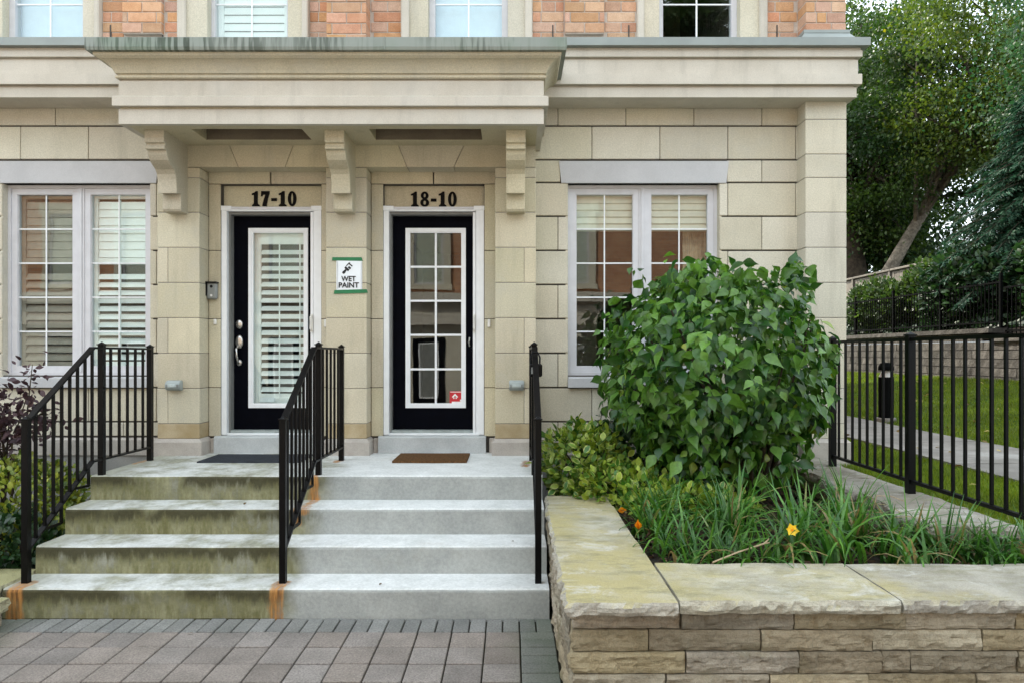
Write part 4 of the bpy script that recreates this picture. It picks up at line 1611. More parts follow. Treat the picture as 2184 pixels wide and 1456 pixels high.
# ------------------------------------------------------------------ planter walls of split stone
def ledge_mat(name, c1, c2, moss, top_tint=None, light=None):
    t = NT(name)
    base = t.mix(t.ramp(t.noise(2.6, 7, .62), .32, .68), c1, c2)
    lay = t.noise(1.0, 6, .6, t.scaled((5, 5, 42)))
    base = t.mix(t.ramp(lay, .40, .64, 0, .55), base, tuple(x * .62 for x in c2))
    r = t.rand()
    base = t.hsv(base, t.math('ADD', t.math('MULTIPLY', r, .016), .492), t.math('ADD', t.math('MULTIPLY', t.math('FRACT', t.math('MULTIPLY', r, 17.3)), .5), .7),
                 t.math('ADD', t.math('MULTIPLY', t.math('FRACT', t.math('MULTIPLY', r, 53.1)), .55), .70))
    nz = t.xyz(t.nor())[2]
    if top_tint:
        f = t.math('MULTIPLY', t.ramp(nz, .5, .85), t.ramp(t.math('ADD', t.noise(1.5, 7, .7), t.math('MULTIPLY', t.xyz()[0], -.10)), .26, .52, .06, .85))
        base = t.mix(f, base, top_tint)
        w = t.math('MULTIPLY', t.ramp(nz, .5, .85), t.ramp(t.noise(4.0, 8, .75, None, .5), .54, .68, 0, .7))
        base = t.mix(w, base, (.62, .61, .57))
        d = t.math('MULTIPLY', t.ramp(nz, .5, .85), t.ramp(t.noise(1.0, 7, .75, t.scaled((4, 11, 4))), .48, .68, 0, .65))
        base = t.mix(d, base, (.235, .225, .13))
    g = t.ramp(t.noise(2.1, 5, .6), .55, .72, 0, moss)
    base = t.mix(g, base, (.13, .125, .045))
    sp = t.noise(190, 3, .8)
    base = t.mix(1.0, base, t.mix(t.ramp(sp, .3, .7), (.84,) * 3, (1.16,) * 3), 'MULTIPLY')
    h = t.math('ADD', t.math('MULTIPLY', t.noise(38, 6, .68), 1.6), t.math('MULTIPLY', lay, 1.2))
    return t.done(t.bsdf(base, .88, .25, 0, t.bump(h, .9, .014)))


LEDGE = ledge_mat('buff_ledge_stone', (.435, .375, .270), (.31, .258, .172), .7)
CAP = ledge_mat('buff_cap_stone', (.51, .485, .415), (.42, .39, .32), .25, (.44, .375, .165))
FLAG = ledge_mat('grey_flagstone', (.40, .37, .31), (.31, .28, .23), .25, (.36, .33, .26))

planter = thing('planter_wall', (1.5, 3.2, 0), 'buff split stone planter wall with thick cap stones right of the steps', 'stone wall')
CZT = .623
TH = .056


def cap(parent, x0, x1, y0, y1, zt, seed, faces, mat=CAP, th=TH, amp=.022):
    me = rough_box(x1 - x0, y1 - y0, th, seed, amp, .018, faces, .006)
    o = put('cap_stone', me, parent, ((x0 + x1) / 2, (y0 + y1) / 2, zt - th / 2), mat)
    return o


cap(planter, .226, .692, 3.020, 4.034, CZT, 1, ('-y', '-x'))
cap(planter, .236, .690, 4.046, 4.955, CZT - .003, 2, ('-x',))
cap(planter, .245, .686, 4.963, 5.33, CZT - .006, 3, ('-x', '+y'))
cap(planter, .706, 1.636, 3.050, 3.600, CZT - .002, 4, ('-y',))
cap(planter, 1.652, 2.62, 3.070, 3.604, CZT - .006, 5, ('-y',))
cap(planter, 2.63, 3.60, 3.062, 3.600, CZT - .003, 6, ('-y',))
m = MB()
m.box(.285, 3.55, 3.16, 3.50, -.04, .56)
m.box(.285, .60, 3.50, 5.3, -.04, .56)
m.put('core', planter, DARKJ)
zc = CZT - TH - .002
Yf = 3.105
crs = [(.083, (1232, 1452, 1692, 1930, 2165, 2400)), (.093, (1210, 1383, 1622, 1861, 2095, 2330)), (.095, (1215, 1462, 1703, 1880, 1942, 2172, 2400)),
       (.090, (1215, 1420, 1640, 1850, 2080, 2330)), (.10, (1215, 1500, 1760, 2000, 2260)), (.10, (1215, 1380, 1640, 1900, 2160, 2400))]
sd_ = 11
for hgt, js in crs:
    xs_ = [wx(v, Yf) for v in js]
    xs_[0] = .252
    xs_[-1] = 3.4
    for a, b in zip(xs_, xs_[1:]):
        me = rough_box(b - a - .006, .12, hgt - .006, sd_, .015, .016, ('-y', '-x') if a == .252 else ('-y',))
        put('stone', me, planter, ((a + b) / 2, Yf + .05 + R.uniform(0, .012), zc - hgt / 2), LEDGE)
        sd_ += 1
    # the side that faces the steps
    y = Yf + .125
    while y < 5.2:
        L = R.uniform(.28, .52)
        e = min(y + L, 5.28)
        me = rough_box(.10, e - y - .006, hgt - .005, sd_, .018, .024, ('-x',))
        put('stone', me, planter, (.252 + .05 + R.uniform(0, .008), (y + e) / 2, zc - hgt / 2), LEDGE)
        sd_ += 1
        y = e
    zc -= hgt
    if zc < 0:
        break

# low kerb left of the steps
kerb = thing('kerb_wall', (-3.4, 4.3, 0), 'low mossy stone kerb at the left foot of the steps', 'stone kerb')
MOSSCAP = ledge_mat('mossy_cap_stone', (.40, .37, .27), (.33, .30, .20), .5, (.36, .34, .17))
cap(kerb, -3.52, -3.065, 3.55, 4.46, .165, 31, ('+x', '+y'), MOSSCAP, .07)
cap(kerb, -3.80, -3.215, 4.475, 4.95, .195, 32, ('+x', '-y'), MOSSCAP, .07)
me = rough_box(.36, .86, .09, 33, .02, .04, ('+x', '-y'))
put('stone', me, kerb, (-3.285, 4.0, .045), LEDGE)
me = rough_box(.5, .44, .12, 34, .02, .04, ('+x', '-y'))
put('stone', me, kerb, (-3.49, 4.71, .06), LEDGE)

# flagstone coping under the iron fence
cop = thing('flagstone_coping', (2.5, 5, .6), 'rough grey flagstone coping under the near iron fence', 'stone coping')
ys_ = [3.90, 4.36, 4.90, 5.42, 6.02, 6.53]
for i, (a, b) in enumerate(zip(ys_, ys_[1:])):
    w = R.uniform(-.03, .03)
    cap(cop, 2.30 + w, 2.745 + R.uniform(-.012, .01), a + .003, b - .003, .728 + R.uniform(-.004, .004), 41 + i, ('-x', '+x', '-y'), FLAG, .075, .026)
m = MB()
m.box(2.36, 2.72, 3.93, 6.5, .3, .652)
m.put('footing', cop, LEDGE)

# planting beds
def bed(name, x0, x1, y0, y1, z, amp, seed):
    n = 40
    mb = MB()
    for j in range(n + 1):
        for i in range(n + 1):
            x, y = x0 + (x1 - x0) * i / n, y0 + (y1 - y0) * j / n
            mb.v.append((x, y, z + amp * mnoise.fractal(Vector((x * 3, y * 3, seed)), 1, 2, 4)))
    for j in range(n):
        for i in range(n):
            a = j * (n + 1) + i
            mb.f.append([a, a + 1, a + n + 2, a + n + 1])
    o = mb.put(name, None, SOIL)
    return struct(o)


bed('planting_soil', .56, 2.95, 3.45, 6.78, .545, .03, 1.0)
bed('planting_soil', -9, -3.205, 4.6, 6.78, .10, .03, 2.0)

# ------------------------------------------------------------------ lawn, path, bank
def grass_mat():
    t = NT('lawn_turf')
    c = t.mix(t.ramp(t.noise(.9, 5), .35, .65), (.040, .085, .012), (.095, .125, .024))
    c = t.mix(1.0, c, t.mix(t.ramp(t.noise(60, 3, .8), .3, .7), (.55,) * 3, (1.35,) * 3), 'MULTIPLY')
    return t.done(t.bsdf(c, .95, .1, 0, t.bump(t.noise(90, 4), .8, .02)))


GRASS_BASE = grass_mat()
LX = [2.70, 2.78, 3.88, 5.12, 6.2, 7.6, 9.02]
LZ = [.56, .63, .655, .680, .78, .98, 1.17]


def lawn_z(x, y):
    return float(np.interp(x, LX, LZ)) + .012 * mnoise.noise(Vector((x * .8, y * .8, 0)))


m = MB()
ys_ = [3.3 + .5 * k for k in range(100)]
xs_ = list(np.linspace(2.70, 9.1, 26))
for y in ys_:
    for x in xs_:
        m.v.append((x, y, lawn_z(x, y)))
nx = len(xs_)
for j in range(len(ys_) - 1):
    for i in range(nx - 1):
        a = j * nx + i
        m.f.append([a, a + 1, a + nx + 1, a + nx])
struct(m.put('lawn', None, GRASS_BASE, smooth=True))
m = MB()
m.box(2.72, 9.0, 3.305, 3.5, -.05, .5)
struct(m.put('lawn_bank', None, SOIL))

path = struct(put('path', None, None, (4.5, 10, .69)))
y = 3.4
while y < 44:
    e = y + 1.5
    m = MB()
    n0 = 6
    for j in range(n0 + 1):
        yy = y + .014 + (1.5 - .028) * j / n0
        w0_, w1_ = 3.90 + .02 * math.sin(yy), 5.10 + .03 * math.sin(yy * 1.3)
        m.v += [(w0_, yy, .60), (w0_, yy, .688), (w1_, yy, .706), (w1_, yy, .60)]
    for j in range(n0):
        for k in range(4):
            m.f.append([j * 4 + k, (j + 1) * 4 + k, (j + 1) * 4 + (k + 1) % 4, j * 4 + (k + 1) % 4])
    m.f.append([0, 1, 2, 3])
    m.f.append([n0 * 4 + 3, n0 * 4 + 2, n0 * 4 + 1, n0 * 4])
    m.put('path_slab', path, PATHM)
    y = e

# terrain above the retaining wall
m = MB()
UXX = [9.06, 9.6, 11.5, 14, 20, 40, 120]
UZZ = [2.03, 2.10, 2.55, 3.1, 3.6, 4.5, 6.0]
yy_ = [8 + 3 * k for k in range(8)] + [36, 45, 60, 90, 140]
for y in yy_:
    for x, z in zip(UXX, UZZ):
        low = .45 if y < 12 and x < 9.7 else 0
        m.v.append((x, y, z - low + .1 * mnoise.noise(Vector((x * .3, y * .3, 4)))))
nx = len(UXX)
for j in range(len(yy_) - 1):
    for i in range(nx - 1):
        a = j * nx + i
        m.f.append([a, a + 1, a + nx + 1, a + nx])
struct(m.put('hillside', None, SOIL, smooth=True))

# retaining wall of stacked blocks
rw = thing('retaining_wall', (9.1, 16, 1.1), 'weathered grey block retaining wall behind the lawn', 'retaining wall')
zc = 1.06
for c in range(6):
    h = .165
    y = 8.2 + (c % 2) * .3
    while y < 30:
        L = R.uniform(.55, .95)
        if not (y < 13.7 and c >= 5):
            me = rough_box(.30, L - .02, h - .014, 100 + c * 50 + int(y * 3), .030, .12, ('-x',))
            put('wall_block', me, rw, (9.02 + .012 * c + .14, y + L / 2, zc + h / 2), FARSTONE)
        y += L
    zc += h
for y0, y1, zt in ((13.75, 17.5, 2.09), (17.52, 22, 2.09), (22.02, 30, 2.09), (8.0, 13.73, 1.925)):
    me = rough_box(.46, y1 - y0, .09, int(y0 * 7), .02, .15, ('-x', '-y'))
    put('wall_cap', me, rw, (9.24, (y0 + y1) / 2, zt), FARSTONE)
m = MB()
m.box(9.2, 9.7, 8.2, 30, .9, 1.885)
m.put('core', rw, DARKJ)

# iron fence on the retaining wall
f2 = thing('wall_top_fence', (9.35, 17, 2.17), 'dull black iron fence on top of the retaining wall', 'fence')
yb0, yb1 = 13.9, 24.0
for z in (2.26, 3.02):
    m = MB()
    m.bar((9.35, yb0, z), (9.35, yb1, z), .03, .03)
    m.put('rail', f2, IRON_FAR)
k = 0
y = yb0
pk = box_mesh(.016, .016, .90, 0)
ps = box_mesh(.05, .05, 1.05, 0)
while y < yb1:
    if k % 17 == 0:
        put('post', ps, f2, (9.35, y, 2.66), IRON_FAR)
    else:
        put('picket', pk, f2, (9.35, y, 2.62), IRON_FAR)
    y += .115
    k += 1
f3 = thing('lower_wall_fence', (9.35, 10, 2.0), 'dull black iron fence on the lower right stretch of the retaining wall', 'fence')
for z in (2.08, 2.90):
    m = MB()
    m.bar((9.35, 8.2, z), (9.35, 13.8, z), .03, .03)
    m.put('rail', f3, IRON_FAR)
y = 8.3
k = 0
while y < 13.8:
    put('post' if k % 17 == 0 else 'picket', ps if k % 17 == 0 else pk, f3, (9.35, y, 2.47), IRON_FAR)
    y += .115
    k += 1

# weathered board fence up the bank
wf = thing('board_fence', (11.6, 22, 2.5), 'weathered grey wooden board fence below the big trees', 'fence')
y = 15.0
bd = [box_mesh(.022, .138, 1.62, .002), box_mesh(.022, .132, 1.60, .002)]
k = 0
while y < 33:
    o = put('board', bd[k % 2], wf, (11.6 + R.uniform(-.004, .004), y, 3.32 + R.uniform(-.01, .01)), FENCE_WOOD)
    o.rotation_euler = (R.uniform(-.008, .008), 0, 0)
    y += .145
    k += 1
y = 15.0
while y < 33:
    bbox('post', wf, FENCE_WOOD, 11.535, 11.58, y, y + .10, 2.3, 4.20, .004)
    bbox('cap_rail', wf, FENCE_WOOD, 11.52, 11.70, y - .02, y + 2.36, 4.16, 4.22, .006)
    y += 2.4

# bollard lamp beside the path
bl = thing('bollard_lamp', (5.25, 10.2, .68), 'black bollard lamp with conical cap beside the path', 'bollard lamp')
bz = .675
m = MB()
m.lathe([(.13, -.05), (.13, .075), (.12, .085)], 20, (5.25, 10.2, bz))
m.put('footing', bl, PATHM)
m = MB()
m.lathe([(.098, .08), (.100, .60), (.100, .655)], 24, (5.25, 10.2, bz))
m.put('body', bl, IRON_FAR, smooth=False)
m = MB()
m.lathe([(.094, .656), (.050, .745)], 24, (5.25, 10.2, bz))
m.put('lens_cone', bl, plain_mat('pale_lamp_reflector', (.40, .385, .35), .4))
m = MB()
m.lathe([(.098, .746), (.104, .75), (.100, .80), (.075, .845), (.03, .86)], 24, (5.25, 10.2, bz))
m.put('cap', bl, IRON_FAR)

# near iron fence
nf = thing('iron_fence', (2.655, 4.5, .73), 'black iron picket fence on the flagstone coping, nearest the lawn', 'fence')
fx = 2.655
posts = [6.02, 4.845, 3.67]
for y in posts:
    m = MB()
    h = .024
    m.box(fx - h, fx + h, y - h, y + h, .70, 1.775)
    m.box(fx - h - .006, fx + h + .006, y - h - .006, y + h + .006, 1.775, 1.785)
    n = len(m.v)
    m.v += [(fx - h, y - h, 1.785), (fx + h, y - h, 1.785), (fx + h, y + h, 1.785), (fx - h, y + h, 1.785), (fx, y, 1.803)]
    for k in range(4):
        m.f.append([n + k, n + (k + 1) % 4, n + 4])
    m.put('post', nf, IRON)
for a, b in zip(posts, posts[1:]):
    for z in (1.752, .812):
        m = MB()
        m.bar((fx, a, z), (fx, b, z), .028, .022)
        m.put('rail', nf, IRON)
    for k in range(1, 10):
        y = a + (b - a) * k / 10
        bbox('picket', nf, IRON, fx - .008, fx + .008, y - .008, y + .008, .815, 1.75, 0)


# ------------------------------------------------------------------ plants
rng = np.random.default_rng(5)


def leaf_mat(name, dark, light, rough=.45, spec=.5, trans=.25, third=None, edge=None):
    t = NT(name)
    at = t.n.new('ShaderNodeAttribute')
    at.attribute_name = 'tint'
    r = t.math('FRACT', t.math('ADD', t.rand(), at.outputs['Fac']))
    col = t.mix(t.ramp(r, .05, .95), dark, light)
    if third:
        r2 = t.math('FRACT', t.math('MULTIPLY', r, 13.7))
        col = t.mix(t.ramp(r2, 1 - third[1], 1 - third[1] + .05), col, third[0])
    if edge:
        ae = t.n.new('ShaderNodeAttribute')
        ae.attribute_name = 'rim'
        r3 = t.math('FRACT', t.math('MULTIPLY', r, 7.1))
        col = t.mix(t.math('MULTIPLY', t.ramp(ae.outputs['Fac'], .55, .95), t.ramp(r3, .45, .8)), col, edge)
    col = t.mix(1.0, col, t.mix(t.ramp(t.noise(40, 3), .3, .7), (.82,) * 3, (1.15,) * 3), 'MULTIPLY')
    col = t.mix(1.0, col, t.mix(t.ramp(t.noise(1.4, 4, .6), .3, .7), (.72,) * 3, (1.25, 1.22, 1.2)), 'MULTIPLY')
    p = t.bsdf(col, rough, spec)
    tr = t.n.new('ShaderNodeBsdfTranslucent')
    t.plug(tr.inputs['Color'], t.hsv(col, .49, 1.1, 1.5))
    mx = t.n.new('ShaderNodeMixShader')
    mx.inputs[0].default_value = trans
    t.l.new(p, mx.inputs[1])
    t.l.new(tr.outputs[0], mx.inputs[2])
    return t.done(mx.outputs[0])


def leaf_shape(widths, fold=.18, curl=.35, cols=1):
    """leaf lying along +Y from the origin, length 1; returns verts, faces, rim"""
    v, f, rim = [], [], []
    n = len(widths) - 1
    for i, w in enumerate(widths):
        t = i / n
        z = -curl * t * t
        if w == 0:
            v.append((0, t, z))
            rim.append(.6)
        else:
            v += [(-w, t, z + fold * w), (0, t, z), (w, t, z + fold * w)]
            rim += [1, 0, 1]
    idx = []
    c = 0
    for w in widths:
        idx.append((c,) if w == 0 else (c, c + 1, c + 2))
        c += 1 if w == 0 else 3
    for a, b in zip(idx, idx[1:]):
        if len(a) == 3 and len(b) == 3:
            f += [(a[0], a[1], b[1], b[0]), (a[1], a[2], b[2], b[1])]
        elif len(a) == 3:
            f += [(a[0], a[1], b[0]), (a[1], a[2], b[0])]
        elif len(b) == 3:
            f += [(a[0], b[1], b[0]), (a[0], b[2], b[1])]
    return np.array(v, float), f, np.array(rim, float)


def unit(a):
    return a / np.maximum(np.linalg.norm(a, axis=-1, keepdims=True), 1e-9)


def frames(D, N):
    D = unit(D)
    X = unit(np.cross(D, N))
    Z = np.cross(X, D)
    return X, D, Z


def scatter(name, shape, P, D, N, S, tint=None, smooth=True):
    tv, tf, rim = shape
    X, Y, Z = frames(D, N)
    k, n = len(P), len(tv)
    S = np.asarray(S)
    if S.ndim == 1:
        S = np.stack([S, S, S], 1)
    V = (P[:, None, :] + X[:, None, :] * (tv[None, :, 0:1] * S[:, None, 0:1]) + Y[:, None, :] * (tv[None, :, 1:2] * S[:, None, 1:2])
         + Z[:, None, :] * (tv[None, :, 2:3] * S[:, None, 2:3])).reshape(-1, 3)
    me = bpy.data.meshes.new(name)
    me.vertices.add(k * n)
    me.vertices.foreach_set('co', V.astype(np.float32).ravel())
    ln = np.array([len(q) for q in tf])
    flat = np.concatenate([np.array(q) for q in tf])
    loops = (flat[None, :] + (np.arange(k) * n)[:, None]).ravel()
    tot = np.tile(ln, k)
    me.loops.add(len(loops))
    me.loops.foreach_set('vertex_index', loops.astype(np.int32))
    me.polygons.add(len(tot))
    st = np.concatenate([[0], np.cumsum(tot)[:-1]])
    me.polygons.foreach_set('loop_start', st.astype(np.int32))
    me.polygons.foreach_set('loop_total', tot.astype(np.int32))
    if smooth:
        me.polygons.foreach_set('use_smooth', np.ones(len(tot), bool))
    if tint is None:
        tint = rng.random(k)
    a = me.attributes.new('tint', 'FLOAT', 'POINT')
    a.data.foreach_set('value', np.repeat(tint, n).astype(np.float32))
    a = me.attributes.new('rim', 'FLOAT', 'POINT')
    a.data.foreach_set('value', np.tile(rim, k).astype(np.float32))
    me.update()
    me.validate()
    return me


def dirs(n):
    return unit(rng.normal(size=(n, 3)))


# --- the big round shrub
HYD = leaf_mat('broad_green_leaf', (.017, .074, .012), (.115, .250, .038), .34, .5, .27, ((.30, .34, .03), .035))
big_leaf = leaf_shape([0, .17, .29, .32, .25, .14, .05, 0], .32, .30)
bc = np.array([1.575, 5.62, 1.46])
br = np.array([.83, .76, .84])
bush = thing('round_shrub', (1.72, 5.6, .55), 'large rounded broad-leaved green shrub in front of the right window', 'shrub')
m = MB()
for i in range(22):
    a = i * 2.4
    e = bc + br * np.array([math.cos(a) * .85, math.sin(a) * .85, -.35 + 1.1 * (i % 7) / 7])
    s = np.array([1.80 + .07 * math.cos(a), 5.55 + .07 * math.sin(a), .5])
    mid_ = (s * .55 + e * .45) + np.array([0, 0, .1])
    m.tube([s, mid_, e], [.024, .017, .006], 6)
m.put('stems', bush, BARK)
NL = 4600
d = dirs(NL * 2)
d = d[(d[:, 2] > -.86)][:NL]
d = unit(d) / (np.sum(np.abs(d) ** 2.25, axis=1) ** (1 / 2.25))[:, None]
lump = np.array([1 + .20 * mnoise.fractal(Vector(x * 2.2), 1, 2, 3) for x in d])
rad = np.where(rng.random(len(d)) < .70, rng.uniform(.90, 1.04, len(d)), rng.uniform(.55, .92, len(d)))
under = np.clip((-d[:, 2] - .0) / .8, 0, 1)
P = bc + d * br * (rad * lump * (1 - .30 * under))[:, None]
out = unit(d / br)
keep = ~((d[:, 2] < -.35) & (d[:, 0] > .35) & (rng.random(len(d)) < .55))     # the crown is thin low on its right
P, out, d, rad = P[keep], out[keep], d[keep], rad[keep]
# a ragged skirt of lower shoots and a few stray shoots on top
ex = []
for (lx_, ly_, lz_, rx_, ry_, rz_, k_) in ((1.42, 5.38, .98, .42, .40, .36, 330), (1.80, 5.45, .92, .40, .38, .30, 230), (1.25, 5.62, 1.05, .30, .36, .30, 170),
                                           (2.08, 5.55, 1.18, .26, .36, .34, 150)):
    e_ = dirs(k_)
    ex.append((np.array([lx_, ly_, lz_]) + e_ * np.array([rx_, ry_, rz_]) * rng.uniform(.55, 1.05, k_)[:, None], e_))
for q_ in range(16):
    a_ = rng.uniform(0, 2 * math.pi)
    t_ = bc + np.array([.62 * math.cos(a_), .5 * math.sin(a_), .74])
    k_ = 7
    ex.append((t_ + np.stack([rng.normal(0, .035, k_), rng.normal(0, .035, k_), np.linspace(0, rng.uniform(.08, .17), k_)], 1), dirs(k_) * .8 + np.array([0, -.2, .3])))
P = np.concatenate([P] + [a_ for a_, _ in ex])
eo = unit(np.concatenate([b_ for _, b_ in ex]))
out = np.concatenate([out, eo])
rad = np.concatenate([rad, np.where(eo[:, 1] < .1, 1.0, .7)])
D = unit(out * .55 + np.array([0, 0, -.80]) + rng.normal(size=P.shape) * .55)
N = unit(out * 1.0 + np.array([0, 0, .55]) + rng.normal(size=P.shape) * .62)
S = rng.uniform(.070, .148, len(P))
small = rng.random(len(P)) < .35
S[small] *= .7
score = S * (rad > .88) * (out[:, 1] < .35) * (1.2 - out[:, 1])
order = np.argsort(-score)
pick, rest = order[:300], order[300:]
crown = part('crown', bush, tuple(bc))
lv = []
for c in (.15, .34, .55):
    sh = leaf_shape([0, .17, .29, .32, .25, .14, .05, 0], .32, c)
    lv.append(scatter('leaf', sh, np.zeros((1, 3)), np.array([[0, 1., 0]]), np.array([[0, 0, 1.]]), np.ones(1), np.zeros(1)))
X, Yv, Z = frames(D, N)
for i, q in enumerate(pick):
    o = put('leaf', lv[i % 3], crown, tuple(bc), HYD)
    s = S[q]
    M4 = Matrix(((X[q][0] * s, Yv[q][0] * s, Z[q][0] * s, P[q][0] - bc[0]), (X[q][1] * s, Yv[q][1] * s, Z[q][1] * s, P[q][1] - bc[1]),
                 (X[q][2] * s, Yv[q][2] * s, Z[q][2] * s, P[q][2] - bc[2]), (0, 0, 0, 1)))
    o.matrix_basis = M4
o = put('foliage', scatter('foliage', big_leaf, P[rest] - bc, D[rest], N[rest], S[rest]), bush, tuple(bc), HYD)
o['kind'] = 'stuff'


def shrub(name, label, cat, c, r, n, size, mat, shape, group=None, up_bias=.5, stems=6, base=None, flat=.75, hollow=.6, loose=.5):
    c, r = np.array(c, float), np.array(r, float)
    base = base if base is not None else (c[0], c[1], c[2] - r[2])
    t = thing(name, base, label, cat, group)
    mb = MB()
    for i in range(stems):
        a = i * 2.4 + c[0]
        e = c + r * np.array([math.cos(a) * .7, math.sin(a) * .7, .2 + .5 * ((i * 7) % 5) / 5])
        s = np.array(base) + np.array([.05 * math.cos(a), .05 * math.sin(a), -.02])
        mb.tube([s, s * .4 + e * .6 + np.array([.02, 0, .05]), e], [.011, .008, .003], 5)
    mb.put('stems', t, BARK)
    d = dirs(n)
    lum = np.array([1 + .22 * mnoise.fractal(Vector(x * 2.6 + c), 1, 2, 3) for x in d])
    P = c + d * r * (rng.uniform(hollow, 1.05, n) * lum)[:, None]
    low = base[2] + .02
    P[:, 2] = np.maximum(P[:, 2], low + rng.uniform(0, .05, n))
    o_ = unit(d / r)
    D = unit(o_ * .7 + np.array([0, 0, up_bias]) + rng.normal(size=P.shape) * loose)
    N = unit(o_ * .5 + np.array([0, -.1, flat]) + rng.normal(size=P.shape) * .45)
    S = rng.uniform(size[0], size[1], n)
    f = put('foliage', scatter('foliage', shape, P - np.array(base), D, N, S), t, base, mat)
    f['kind'] = 'stuff'
    return t


oval = leaf_shape([0, .24, .32, .24, 0], .15, .2)
EUO = leaf_mat('variegated_leaf', (.050, .150, .018), (.300, .400, .050), .38, .5, .25, None, (.52, .55, .18))
EUO2 = leaf_mat('yellow_green_leaf', (.085, .150, .020), (.310, .350, .050), .4, .5, .25)
DKG = leaf_mat('dark_green_leaf', (.012, .040, .011), (.030, .075, .022), .4, .5, .2)
PUR = leaf_mat('purple_leaf', (.034, .016, .022), (.090, .052, .058), .5, .4, .2)
shrub('variegated_shrub', 'yellow-edged variegated shrub beside the right handrail', 'shrub', (.56, 5.75, .80), (.36, .48, .30), 1500, (.045, .080), EUO, oval, base=(.58, 5.8, .54))
shrub('variegated_shrub', 'yellow-edged variegated shrub spilling over the back cap stone', 'shrub', (.82, 5.38, .66), (.40, .36, .18), 950, (.045, .080), EUO, oval, base=(.85, 5.45, .53))
shrub('leafy_shrub', 'dark green leafy shrub between the variegated shrub and the round shrub', 'shrub', (1.02, 6.1, .80), (.46, .38, .30), 1500, (.05, .085), DKG, oval, base=(1.02, 6.1, .54))
shrub('ground_cover_shrub', 'low dark shrub at the foot of the round shrub', 'shrub', (1.25, 5.05, .60), (.45, .34, .14), 700, (.045, .078), EUO, oval, base=(1.25, 5.1, .53))
# climbing sprig against the wall
sp = thing('climbing_sprig', (.80, 6.55, .7), 'thin upright leafy sprig climbing the wall under the right window', 'sprig')
pts = [(.80, 6.55, .6), (.81, 6.52, .85), (.79, 6.5, 1.02), (.80, 6.48, 1.16)]
m = MB()
m.tube(pts, .004, 5)
m.put('stem', sp, BARK)
n = 46
u = rng.random(n)
P = np.stack([.80 + rng.normal(0, .035, n), 6.5 + rng.normal(0, .03, n), .75 + .42 * u], 1)
f = put('foliage', scatter('foliage', oval, P - np.array((.8, 6.55, .7)), unit(rng.normal(size=(n, 3)) + np.array([0, -.3, .6])), unit(rng.normal(size=(n, 3)) + np.array([0, -1, .8])), rng.uniform(.05, .085, n)), sp, (.80, 6.55, .7), DKG)

# left side planting
shrub('clipped_shrub', 'clipped yellow-green shrub left of the steps, under the left window', 'shrub', (-3.98, 5.75, .42), (.58, .55, .40), 3600, (.040, .062), EUO2, oval, base=(-3.95, 5.75, .12), hollow=.75)
shrub('clipped_shrub', 'yellow-green shrub at the far left edge behind the handrail', 'shrub', (-4.85, 5.55, .40), (.55, .55, .42), 2800, (.040, .062), EUO2, oval, base=(-4.85, 5.55, .12), hollow=.75)
shrub('dark_shrub', 'low dark shrub at the left foot of the steps behind the kerb', 'shrub', (-3.66, 5.22, .28), (.38, .34, .24), 1000, (.05, .075), DKG, oval, base=(-3.66, 5.22, .1))
slim = leaf_shape([0, .20, .26, .17, 0], .15, .3)
ps_ = thing('purple_shrub', (-4.28, 5.95, .12), 'dark purple-leaved shrub at the left edge under the left window', 'shrub')
m = MB()
tips = []
for i in range(15):
    a = i * 2.399
    rr = .12 + .42 * ((i * 37) % 15) / 15
    e = Vector((-4.30 + rr * math.cos(a) * .95, 5.85 + rr * math.sin(a) * .6, 1.12 + .52 * ((i * 11) % 15) / 15))
    s = Vector((-4.22 + .04 * math.cos(a), 5.95, .12))
    c1 = s.lerp(e, .5) + Vector((.05 * math.cos(a * 2), .03, .08))
    m.tube([s, c1, e], [.012, .009, .003], 5)
    tips.append((c1, e))
for e in ((-3.72, 5.8, 1.22), (-3.60, 5.75, 1.12), (-3.80, 5.7, 1.34)):
    c1 = Vector((-4.02, 5.85, .95))
    m.tube([(-4.2, 5.95, .12), c1, e], [.010, .007, .003], 5)
    tips.append((c1, Vector(e)))
m.put('stems', ps_, BARK)
PP = []
for a, b in tips:
    k = 62
    u = rng.random(k) ** .6
    A, B = np.array(a), np.array(b)
    PP.append(A + (B - A) * u[:, None] + rng.normal(0, .062, (k, 3)))
P = np.concatenate(PP)
n = len(P)
f = put('foliage', scatter('foliage', slim, P - np.array((-4.28, 5.95, .12)), unit(rng.normal(size=(n, 3)) + np.array([0, -.1, .1])), unit(rng.normal(size=(n, 3)) * .7 + np.array([0, -.2, 1])), rng.uniform(.045, .085, n)), ps_, (-4.28, 5.95, .12), PUR)
f['kind'] = 'stuff'

# daylilies
LILY = leaf_mat('strap_leaf', (.030, .115, .018), (.105, .255, .042), .40, .5, .28, ((.28, .22, .09), .14))


